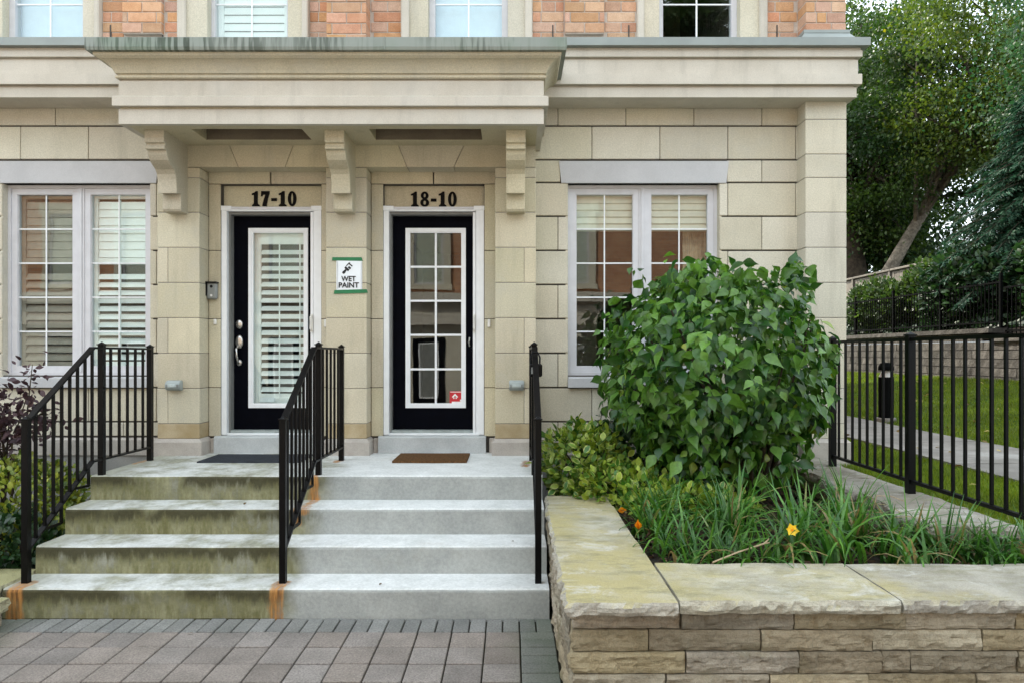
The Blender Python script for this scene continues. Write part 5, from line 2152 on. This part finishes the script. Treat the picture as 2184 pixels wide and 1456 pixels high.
def lily_clump(x, y, n, length, label, seed):
    r = np.random.default_rng(seed)
    z0 = .545
    t = thing('daylily_clump', (x, y, z0), label, 'daylily', 'daylily clumps in the planter')
    V, Fc, ti = [], [], []
    segs = 6
    for i in range(n):
        a = r.uniform(0, 2 * math.pi)
        L = length * r.uniform(.55, 1.1)
        bend = r.uniform(.2, 1.9) ** 1.2
        w = r.uniform(.005, .011)
        bx, by = r.normal(0, .055), r.normal(0, .045)
        side = np.array([-math.sin(a), math.cos(a), 0])
        p = np.array([bx, by, -.02])
        th = r.uniform(.05, .35)
        base = len(V)
        for s in range(segs + 1):
            u = s / segs
            ww = w * (1 - u ** 2.2) + .0008
            V += [tuple(p - side * ww), tuple(p + side * ww + np.array([0, 0, .002]))]
            ti += [i / n, i / n]
            th2 = th + bend * u * 1.5
            step = L / segs
            p = p + step * np.array([math.cos(a) * math.sin(th2), math.sin(a) * math.sin(th2), math.cos(th2)])
        for s in range(segs):
            q = base + 2 * s
            Fc.append((q, q + 1, q + 3, q + 2))
    me = bpy.data.meshes.new('blades')
    me.from_pydata(V, [], Fc)
    at = me.attributes.new('tint', 'FLOAT', 'POINT')
    at.data.foreach_set('value', np.array(ti, np.float32))
    me.polygons.foreach_set('use_smooth', [True] * len(me.polygons))
    o = put('blades', me, t, (x, y, z0), LILY)
    o['kind'] = 'stuff'
    return t


LILIES = [
    (.86, 4.45, 46, .40, 'daylily clump beside the side cap stones, behind the orange bud'),
    (.92, 4.02, 44, .34, 'daylily clump in the planter corner at the end of the side cap stones'),
    (1.12, 3.80, 40, .34, 'upright daylily clump just left of the fallen twig'),
    (1.28, 4.25, 60, .40, 'dense daylily clump behind the fallen twig'),
    (1.50, 3.92, 56, .38, 'daylily clump carrying the open yellow flower'),
    (1.42, 4.62, 56, .40, 'daylily clump at the left foot of the round shrub'),
    (1.72, 4.35, 60, .42, 'arching daylily clump behind the yellow flower, below the round shrub'),
    (1.72, 3.82, 34, .44, 'tall pale upright daylily clump by the joint of the front cap stones'),
    (1.92, 4.10, 66, .40, 'dense daylily clump behind the joint of the front cap stones'),
    (2.10, 4.55, 60, .42, 'daylily clump leaning over the flagstone coping below the fence post'),
    (2.16, 4.02, 62, .40, 'dark daylily clump beside the flagstone coping'),
    (2.30, 3.84, 40, .34, 'small daylily clump near the right edge above the right cap stone'),
    (2.46, 3.76, 30, .30, 'sparse daylily clump at the far right end of the planter'),
    (2.48, 3.92, 44, .34, 'daylily clump against the near end of the flagstone coping'),
    (2.70, 3.80, 44, .32, 'daylily clump at the far right end of the bed under the fence'),
    (2.60, 3.70, 34, .28, 'low daylily clump at the corner of the flagstone coping'),
    (.90, 3.76, 30, .26, 'short daylily clump where the side cap meets the front cap'),
    (1.30, 3.74, 34, .28, 'short daylily clump under the forked twig'),
    (2.02, 3.74, 40, .30, 'low daylily clump right of the cap stone joint'),
    (1.00, 4.78, 44, .38, 'daylily clump at the back beside the low dark shrub'),
]
for i, (x, y, n, L, lab) in enumerate(LILIES):
    lily_clump(x, y, int(n * 1.25), L * 1.12, lab, 900 + i)

YEL = leaf_mat('yellow_petal', (.75, .50, .02), (.82, .60, .05), .5, .3, .3)
ORA = leaf_mat('orange_petal', (.72, .27, .01), (.80, .36, .02), .5, .3, .3)
STEMG = plain_mat('green_stem', (.06, .13, .03), .5)
pet = leaf_shape([0, .20, .34, .36, .24, .08, 0], .25, -.25)


def lily_flower(name, x, y, z, face, size, mat, open_, label, stem_base):
    t = thing(name, stem_base, label, 'flower')
    m = MB()
    sb, e = Vector(stem_base), Vector((x, y, z))
    m.tube([sb, sb.lerp(e, .6) + Vector((.01, 0, .04)), e], .003, 5)
    m.put('stem', t, STEMG)
    fdir = Vector(face).normalized()
    s = fdir.cross(Vector((0, 0, 1))).normalized()
    u = s.cross(fdir)
    for k in range(6):
        a = k * math.pi / 3 + .2
        outv = s * math.cos(a) + u * math.sin(a)
        dd = (fdir * (1 - open_) + outv * open_).normalized()
        nn_ = (fdir * open_ - outv * (1 - open_)).normalized()
        me = scatter('petal', pet, np.zeros((1, 3)), np.array([list(dd)]), np.array([list(nn_)]), np.array([size * (1 if k % 2 else .9)]), np.array([R.random()]))
        put('petal', me, t, (x, y, z + (.0004 * k)), mat)
    if open_ > .5:
        m = MB()
        for k in range(5):
            a = k * 1.256
            q = e + fdir * size * .45 + (s * math.cos(a) + u * math.sin(a)) * size * .12
            m.tube([e, q], .0013, 4)
        m.put('stamens', t, ORA)
    return t


lily_flower('daylily_flower', wx(1688, 3.68), 3.68, wz(1130, 3.68), (0, -1, .35), .040, YEL, .82, 'open yellow daylily flower above the front cap stones', (1.44, 3.74, .55))
lily_flower('daylily_bud', wx(1362, 4.30), 4.30, wz(1128, 4.30), (-.1, -.15, 1), .060, ORA, .16, 'closed orange daylily bloom beside the side cap stones', (.80, 4.34, .55))
lily_flower('drooping_daylily_bud', wx(1318, 4.75), 4.75, wz(1088, 4.75), (1, -.1, .12), .055, ORA, .14, 'withered orange daylily bloom lying over the side cap stone', (.74, 4.85, .60))
lily_flower('daylily_bud', wx(1802, 4.35), 4.35, wz(1082, 4.35), (0, -.2, 1), .040, leaf_mat('green_yellow_bud', (.35, .40, .04), (.45, .48, .06)), .15, 'small yellow-green daylily bud below the iron fence', (2.0, 4.4, .55))
tw = thing('fallen_twig', (1.2, 3.8, .6), 'bare forked twig leaning on the front cap stones', 'twig')
m = MB()
m.tube([(wx(1520, 3.58), 3.58, .632), (wx(1575, 3.66), 3.66, wz(1176, 3.66)), (wx(1630, 3.72), 3.72, wz(1158, 3.72)), (wx(1640, 3.74), 3.74, wz(1148, 3.74))], [.004, .004, .0045, .003], 6)
m.tube([(wx(1630, 3.72), 3.72, wz(1158, 3.72)), (wx(1641, 3.72), 3.72, wz(1156, 3.72))], [.004, .003], 6)
m.put('stalk', tw, TWIG)
for (pa, pb, yy, lab) in (((1782, 1090), (1786, 1040), 4.3, 'dry upright stalk left of the small yellow-green bud'), ((1870, 1056), (1930, 1068), 4.5, 'dry arching stalk over the daylilies under the fence post')):
    t = thing('dry_stalk', (wx(pa[0], yy), yy, .55), lab, 'stalk')
    m = MB()
    m.tube([(wx(pa[0], yy), yy, wz(pa[1], yy)), (wx((pa[0] + pb[0]) / 2, yy), yy, wz(min(pa[1], pb[1]) + 1, yy)), (wx(pb[0], yy), yy, wz(pb[1], yy))], .003, 5)
    if pa[0] < 1800:
        m.tube([(wx(pa[0], yy), yy, .54), (wx(pa[0], yy), yy, wz(pa[1], yy))], .003, 5)
    else:
        m.tube([(wx(pa[0] - 20, yy), yy, .54), (wx(pa[0], yy), yy, wz(pa[1], yy))], .003, 5)
    m.put('stem', t, TWIG)

# loose mulch chips and dead leaf litter on the bed
nch = 5000
P = np.stack([rng.uniform(.72, 2.34, nch), rng.uniform(3.62, 6.6, nch), np.full(nch, .56) + rng.uniform(-.01, .03, nch)], 1)
chip = (np.array([(-.18, 0, 0), (.18, 0, 0), (.14, 1, .1), (-.14, 1, .1)], float), [(0, 1, 2, 3)], np.zeros(4))
CHIP = leaf_mat('bark_chip', (.022, .014, .009), (.085, .055, .032), .9, .1, .0, ((.20, .15, .08), .06))
o = put('mulch_chips', scatter('mulch', chip, P, unit(np.stack([rng.normal(size=nch), rng.normal(size=nch), rng.normal(0, .25, nch)], 1)), unit(rng.normal(size=(nch, 3)) * .35 + np.array([0, 0, 1])), rng.uniform(.02, .05, nch), smooth=False), None, (0, 0, 0), CHIP)
tag(o, 'dark bark mulch between the daylilies in the planter', 'mulch', kind='stuff')

# a few fallen leaves
DRY = leaf_mat('dry_leaf', (.06, .045, .02), (.13, .09, .04), .8, .2, .1)
for (px, Y, z, lab) in ((520, 5.30, TREAD_Z[2], 'dark fallen leaf on the third step of the mossy flight'), (486, 5.72, ZL, 'dark fallen leaf near the edge of the landing by the charcoal mat'),
                        (1095, 4.98, TREAD_Z[1], 'dark fallen leaf on the second clean step by the right handrail'), (814, 4.66, TREAD_Z[0], 'tiny fallen leaf on the lowest clean step'),
                        (412, 4.30, .003, 'small fallen leaf on the pavers below the mossy steps')):
    me = scatter('leaf', slim, np.zeros((1, 3)), np.array([[R.uniform(-1, 1), R.uniform(-1, 1), .15]]), np.array([[.1, .2, 1.]]), np.array([R.uniform(.025, .045)]), np.array([R.random()]))
    o = put('fallen_leaf', me, None, (wx(px, Y), Y, z + .006), DRY)
    tag(o, lab, 'leaf', 'fallen leaves')

# yellow leaf litter on the lawn and the path
nl = 150
x = rng.uniform(2.8, 8.8, nl)
P = np.stack([x, rng.uniform(4.2, 15, nl), np.interp(x, LX, LZ) + .045], 1)
o = put('leaf_litter', scatter('litter', slim, P, unit(rng.normal(size=(nl, 3)) * np.array([1, 1, .2])), unit(rng.normal(size=(nl, 3)) * .3 + np.array([0, 0, 1])), rng.uniform(.05, .09, nl)), None, (0, 0, 0),
        leaf_mat('fallen_yellow_leaf', (.16, .11, .04), (.42, .34, .12), .8, .2, .1))
tag(o, 'scattered fallen leaves on the lawn and path', 'leaf litter', kind='stuff')

# lawn blades
def blades(name, n, x0, x1, y0, y1, size, mat, bias=1.0):
    x = rng.uniform(x0, x1, n)
    y = y0 + (y1 - y0) * rng.random(n) ** bias
    z = np.interp(x, LX, LZ)
    P = np.stack([x, y, z - .004], 1)
    D = unit(np.stack([rng.normal(0, .45, n), rng.normal(0, .45, n), np.ones(n)], 1))
    N = dirs(n)
    tri = (np.array([(-.10, 0, 0), (.10, 0, 0), (0, 1, -.15)], float), [(0, 1, 2)], np.zeros(3))
    o = put(name, scatter(name, tri, P, D, N, rng.uniform(size[0], size[1], n), smooth=False), None, (0, 0, 0), mat)
    return o


GBL = leaf_mat('grass_blade', (.085, .150, .013), (.175, .235, .026), .6, .3, .3)
o = blades('lawn_grass', 60000, 2.74, 3.9, 3.6, 12, (.035, .06), GBL, 1.5)
tag(o, 'short green lawn grass between the iron fence and the path', 'grass', kind='stuff')
o = blades('lawn_grass', 90000, 5.1, 9.0, 6.0, 22, (.04, .07), GBL, 1.4)
tag(o, 'short green lawn grass on the bank between path and retaining wall', 'grass', kind='stuff')


# ------------------------------------------------------------------ trees beyond the lawn
quad = (np.array([(0, 0, 0), (.36, .45, .05), (0, 1, -.1), (-.36, .45, .05)], float), [(0, 1, 2, 3)], np.array([0, 1, .5, 1.]))


def tree(name, label, base, lean, height, trunk_r, crown_c, crown_r, clumps, per, leaf, mat, bark, seed, clump_r=.62, flat=.7, group='trees beyond the lawn'):
    r = np.random.default_rng(seed)
    base = np.array(base, float)
    t = thing(name, tuple(base), label, 'tree', group)
    top = base + np.array(lean)
    m = MB()
    pts, rad = [], []
    for i in range(8):
        u = i / 7
        p = base + (top - base) * u + np.array([.12 * math.sin(u * 5 + seed), .1 * math.cos(u * 4 + seed), 0]) * u
        pts.append(p)
        rad.append(trunk_r * (1.25 if i == 0 else 1 - .62 * u))
    m.tube(pts, rad, 12)
    m.put('trunk', t, bark, smooth=True)
    cc, cr = np.array(crown_c, float), np.array(crown_r, float)
    d = unit(r.normal(size=(clumps, 3)))
    C = cc + d * cr * (r.random(clumps) ** .45)[:, None]
    C = C[C[:, 2] > base[2] + .4]
    m = MB()
    for i in range(min(26, len(C))):
        u = r.uniform(.45, 1.0)
        s = base + (top - base) * u
        e = C[i]
        mid_ = s * .5 + e * .5 + np.array([0, 0, .35])
        rr = trunk_r * .34 * (1.2 - u * .6)
        m.tube([s, mid_, e], [rr, rr * .6, rr * .15], 6)
    m.put('limbs', t, bark, smooth=True)
    per = int(per * 1.7)
    leaf = (leaf[0] * .72, leaf[1] * .72)
    cnt = r.integers(int(per * .5), int(per * 1.5), len(C))
    idx = np.repeat(np.arange(len(C)), cnt)
    n = len(idx)
    off = r.normal(size=(n, 3)) * np.array([clump_r, clump_r, clump_r * .55]) * r.uniform(.5, 1.1, len(C))[idx][:, None]
    P = C[idx] + off
    D = unit(r.normal(size=(n, 3)) + np.array([0, 0, -.55]))
    cn = unit(r.normal(size=(len(C), 3)) * .6 + np.array([0, -.25, 1.0]))
    N = unit(r.normal(size=(n, 3)) * .45 + cn[idx])
    S = r.uniform(leaf[0], leaf[1], n)
    tint = np.clip(r.random(len(C))[idx] * .6 + r.random(n) * .4, 0, .999)
    o = put('crown', scatter('crown', quad, P - base, D, N, S, tint, smooth=False), t, tuple(base), mat)
    o['kind'] = 'stuff'
    return t


MAPLE = leaf_mat('maple_green', (.016, .052, .011), (.058, .108, .020), .5, .4, .34)
MAPLE_Y = leaf_mat('yellowing_green', (.026, .068, .012), (.095, .140, .020), .5, .4, .36, ((.46, .38, .02), .02))
ASH = leaf_mat('blue_green_leaf', (.020, .062, .024), (.060, .125, .050), .5, .4, .34)
tree('broad_tree', 'tall green tree with a thick dark trunk close behind the house corner', (13.5, 28.5, 3.0), (-.3, .6, 8), 12, .60, (13.4, 27.5, 10.4), (3.4, 3.4, 4.8), 125, 190, (.13, .22), MAPLE, BARK, 21)
tree('leaning_tree', 'tree with a pale trunk leaning right behind the board fence', (12.5, 26.0, 2.9), (4.3, .3, 7.0), 12, .27, (16.2, 25.0, 11.0), (3.9, 2.8, 4.2), 100, 180, (.12, .20), MAPLE_Y, BARK_PALE, 22)
tree('yellowing_tree', 'yellow-green tree high above the spruce', (16.5, 24.0, 3.3), (.4, 0, 8), 13, .34, (16.0, 22.6, 10.6), (3.6, 2.6, 4.2), 88, 180, (.13, .21), MAPLE_Y, BARK, 23)
tree('grey_green_tree', 'blue-green tree filling the upper right corner', (15.2, 17.6, 3.0), (-.2, 0, 7), 13, .32, (14.5, 17.6, 8.8), (2.4, 2.0, 3.4), 78, 200, (.10, .17), ASH, BARK, 24)
tree('tall_tree', 'tallest tree rising behind the house corner above the cornice', (16.0, 37, 3.4), (0, 0, 10), 18, .5, (16.2, 36, 14.0), (5.2, 3.5, 6.5), 140, 165, (.22, .34), MAPLE, BARK, 29)
tree('far_tree', 'distant dark green tree low between the trunks', (17.5, 33, 3.4), (0, 0, 7), 12, .4, (17.8, 33, 8.0), (4.4, 3, 4.6), 90, 150, (.20, .32), MAPLE, BARK, 25)
tree('far_tree', 'distant green tree right behind the spruce top', (24.5, 31, 3.8), (0, 0, 7), 13, .4, (24, 31, 9.5), (4.4, 3, 6), 100, 150, (.2, .32), MAPLE, BARK, 26)
tree('edge_tree', 'dense green tree showing just past the house corner under the cornice', (14.0, 29.5, 3.2), (0, 0, 6), 12, .4, (14.6, 29.5, 6.4), (2.6, 2.4, 3.0), 70, 170, (.16, .28), MAPLE, BARK, 27)

# spruce with drooping boughs
SPR = leaf_mat('blue_spruce_needles', (.011, .042, .024), (.034, .092, .052), .6, .2, .2)
spx, spy, spz = 11.35, 15.6, 2.35
sp_t = thing('spruce', (spx, spy, spz), 'dark blue-green spruce with drooping boughs at the right edge', 'tree')
m = MB()
m.tube([(spx, spy, spz - .2), (spx, spy, spz + 2.4), (spx + .05, spy, spz + 5.1)], [.15, .10, .02], 8)
m.put('trunk', sp_t, BARK)
Pn, Dn, Sn = [], [], []
bmb = MB()
r = np.random.default_rng(77)
for lvl in range(34):
    u = lvl / 33
    z = spz + .95 + 4.2 * u
    Lb = 2.2 * (1 - u) ** .75 + .15
    nb = 9 if u < .7 else 6
    for b in range(nb):
        a = 2 * math.pi * (b / nb) + lvl * 1.13 + r.uniform(-.2, .2)
        L = Lb * r.uniform(.75, 1.12)
        hd = np.array([math.cos(a), math.sin(a), 0])
        side = np.array([-math.sin(a), math.cos(a), 0])
        seg = []
        for k in range(7):
            v = k / 6
            seg.append(np.array([spx, spy, z]) + hd * L * v + np.array([0, 0, .25 * v * L - .52 * v * v * L]))
        bmb.tube(seg, [.018 * (1 - .8 * k / 6) for k in range(7)], 4, caps=False)
        nn_ = int(150 * L + 30)
        v = r.random(nn_) ** .7
        k0 = np.minimum((v * 6).astype(int), 5)
        fr_ = v * 6 - k0
        sg_ = np.array(seg)
        p = sg_[k0] * (1 - fr_)[:, None] + sg_[k0 + 1] * fr_[:, None]
        s_ = r.choice([-1, 1], nn_)
        wv = r.uniform(.0, .36, nn_) * (1.1 - v)
        p = p + side * (s_ * wv)[:, None] + np.array([0, 0, -1]) * (wv * .35 + r.uniform(0, .06, nn_))[:, None]
        Pn.append(p)
        Dn.append(hd * .65 + side * (s_ * .7)[:, None] + np.stack([r.normal(0, .2, nn_), r.normal(0, .2, nn_), r.normal(-.45, .25, nn_)], 1))
        Sn.append(r.uniform(.07, .16, nn_))
bmb.put('boughs', sp_t, BARK)
needle = (np.array([(-.05, 0, 0), (.05, 0, 0), (.11, .5, -.02), (.0, 1, -.06), (-.11, .5, -.02)], float), [(0, 1, 2, 3, 4)], np.zeros(5))
P, D, S = np.concatenate(Pn), np.concatenate(Dn), np.concatenate(Sn)
o = put('needles', scatter('needles', needle, P - np.array((spx, spy, spz)), unit(D), unit(r.normal(size=P.shape) * .4 + np.array([0, 0, 1])), S, smooth=False), sp_t, (spx, spy, spz), SPR)
o['kind'] = 'stuff'

# shrubs on the bank above the retaining wall
VIB = leaf_mat('viburnum_leaf', (.010, .034, .010), (.030, .075, .022), .42, .5, .2)
IVY = leaf_mat('light_hedge_leaf', (.028, .068, .014), (.070, .125, .028), .5, .4, .28)
shrub('bank_shrub', 'bright green shrub behind the iron fence near the house corner', 'shrub', (9.9, 19.6, 2.85), (.5, 1.6, .75), 5200, (.08, .14), IVY, oval, base=(9.9, 19.6, 2.1), group='shrubs above the retaining wall')
shrub('bank_shrub', 'light green shrub spilling up to the board fence', 'shrub', (10.4, 17.9, 3.1), (.6, 1.1, .85), 4600, (.09, .15), IVY, oval, base=(10.4, 17.9, 2.1), group='shrubs above the retaining wall')
shrub('bank_shrub', 'dark broad-leaved shrub under the spruce boughs', 'shrub', (9.95, 15.9, 2.95), (.55, 1.5, 1.0), 6500, (.11, .18), VIB, oval, base=(9.9, 15.7, 2.1), group='shrubs above the retaining wall')
shrub('bank_shrub', 'dark shrub at the right edge below the spruce', 'shrub', (10.3, 13.2, 2.95), (.65, 1.5, 1.05), 6000, (.10, .17), VIB, oval, base=(10.3, 13.2, 2.0), group='shrubs above the retaining wall')
shrub('bank_shrub', 'bluish low conifer-like shrub at the right edge above the lower wall', 'shrub', (9.85, 11.9, 2.25), (.4, 1.0, .42), 2600, (.09, .15), SPR, slim, base=(9.85, 11.9, 1.8), group='shrubs above the retaining wall')
o = put('ivy_ground_cover', scatter('ivy', oval, np.stack([rng.uniform(9.5, 14, 9000), rng.uniform(9, 30, 9000), np.zeros(9000)], 1) * np.array([1, 1, 0]) + np.array([0, 0, 0.]),
        unit(rng.normal(size=(9000, 3)) + np.array([0, 0, .3])), unit(rng.normal(size=(9000, 3)) * .5 + np.array([-.5, -.2, 1])), rng.uniform(.12, .22, 9000)), None, (0, 0, 0), VIB)
co = np.empty(len(o.data.vertices) * 3, np.float32)
o.data.vertices.foreach_get('co', co)
co = co.reshape(-1, 3)
co[:, 2] += np.interp(co[:, 0], UXX, UZZ) + .10
o.data.vertices.foreach_set('co', co.ravel())
tag(o, 'dark ivy covering the bank behind the iron fence', 'ground cover', kind='stuff')

# ------------------------------------------------------------------ the row across the street (seen mirrored in the glass)
OY = -6.7
opp = thing('opposite_townhouse', (0, OY, 0), 'cream stone and red brick townhouse row across the street, mirrored in the door glass', 'house')
OB = stone_mat('red_brown_brick_far', (.30, .125, .075), (.24, .095, .06), 9, rnd=0)
m = MB()
m.box(-16, 7.2, OY - 8, OY, 3.35, 7.2)
m.put('brick_wall', opp, FARBRICK)
m = MB()
m.box(-16, 7.2, OY - 8, OY + .02, -.05, 2.45)
m.put('stone_wall', opp, CREAM_WALL)
m = MB()
m.box(-16.1, 7.3, OY - 8, OY + .25, 2.45, 2.75)
m.box(-16.1, 7.3, OY - 8, OY + .12, 2.751, 3.10)
m.box(-16.2, 7.4, OY - 8, OY + .40, 3.101, 3.35)
m.put('cornice', opp, TRIM)
m = MB()
m.box(-16.2, 7.4, OY - 8.2, OY + .3, 7.201, 7.45)
m.put('roof', opp, ROOF)
for k in range(8):
    xc = -2.35 + 2.05 * (k - 5)
    o = part('upper_window', opp, (xc, OY, 3.8))
    fm = MB()
    for a, b, z0, z1 in ((xc - .62, xc - .42, 3.6, 5.6), (xc + .42, xc + .62, 3.6, 5.6), (xc - .70, xc + .70, 5.6, 5.85), (xc - .66, xc + .66, 3.45, 3.6)):
        fm.box(a, b, OY, OY + .10, z0, z1)
    fm.put('surround', o, CREAM_WALL)
    frame_mesh(xc - .42, xc + .42, OY + .001, OY + .05, 3.6, 5.6, .05).put('frame', o, FRAME)
    bbox('pane', o, GLASS, xc - .37, xc + .37, OY + .01, OY + .014, 3.65, 5.55, 0)
    bbox('blind', o, BLIND, xc - .37, xc + .37, OY + .001, OY + .006, 3.65, 5.55, 0)
    if k % 2 == 1:
        d_ = part('door', opp, (xc, OY, 0))
        bbox('slab', d_, BLACK_DOOR, xc - .45, xc + .45, OY + .021, OY + .06, .1, 2.1, .004)
        frame_mesh(xc - .28, xc + .28, OY + .061, OY + .08, .4, 1.95, .04).put('lite_frame', d_, WHITE)
        bbox('pane', d_, GREYP, xc - .24, xc + .24, OY + .061, OY + .07, .44, 1.91, 0)
    else:
        d_ = part('window', opp, (xc, OY, .8))
        frame_mesh(xc - .6, xc + .6, OY + .021, OY + .06, .8, 2.2, .07).put('frame', d_, FRAME)
        bbox('blind', d_, ROOM, xc - .53, xc + .53, OY + .021, OY + .03, .87, 2.13, 0)
        bbox('pane', d_, GLASS, xc - .53, xc + .53, OY + .035, OY + .04, .87, 2.13, 0)
tree('street_tree', 'green street tree across the road, mirrored in the upper right window', (8.4, -17.5, 0), (0, 0, 10), 16, .35, (8.3, -17, 12.8), (3.6, 3, 4.6), 170, 170, (.2, .32), MAPLE, BARK, 41, group='street trees')
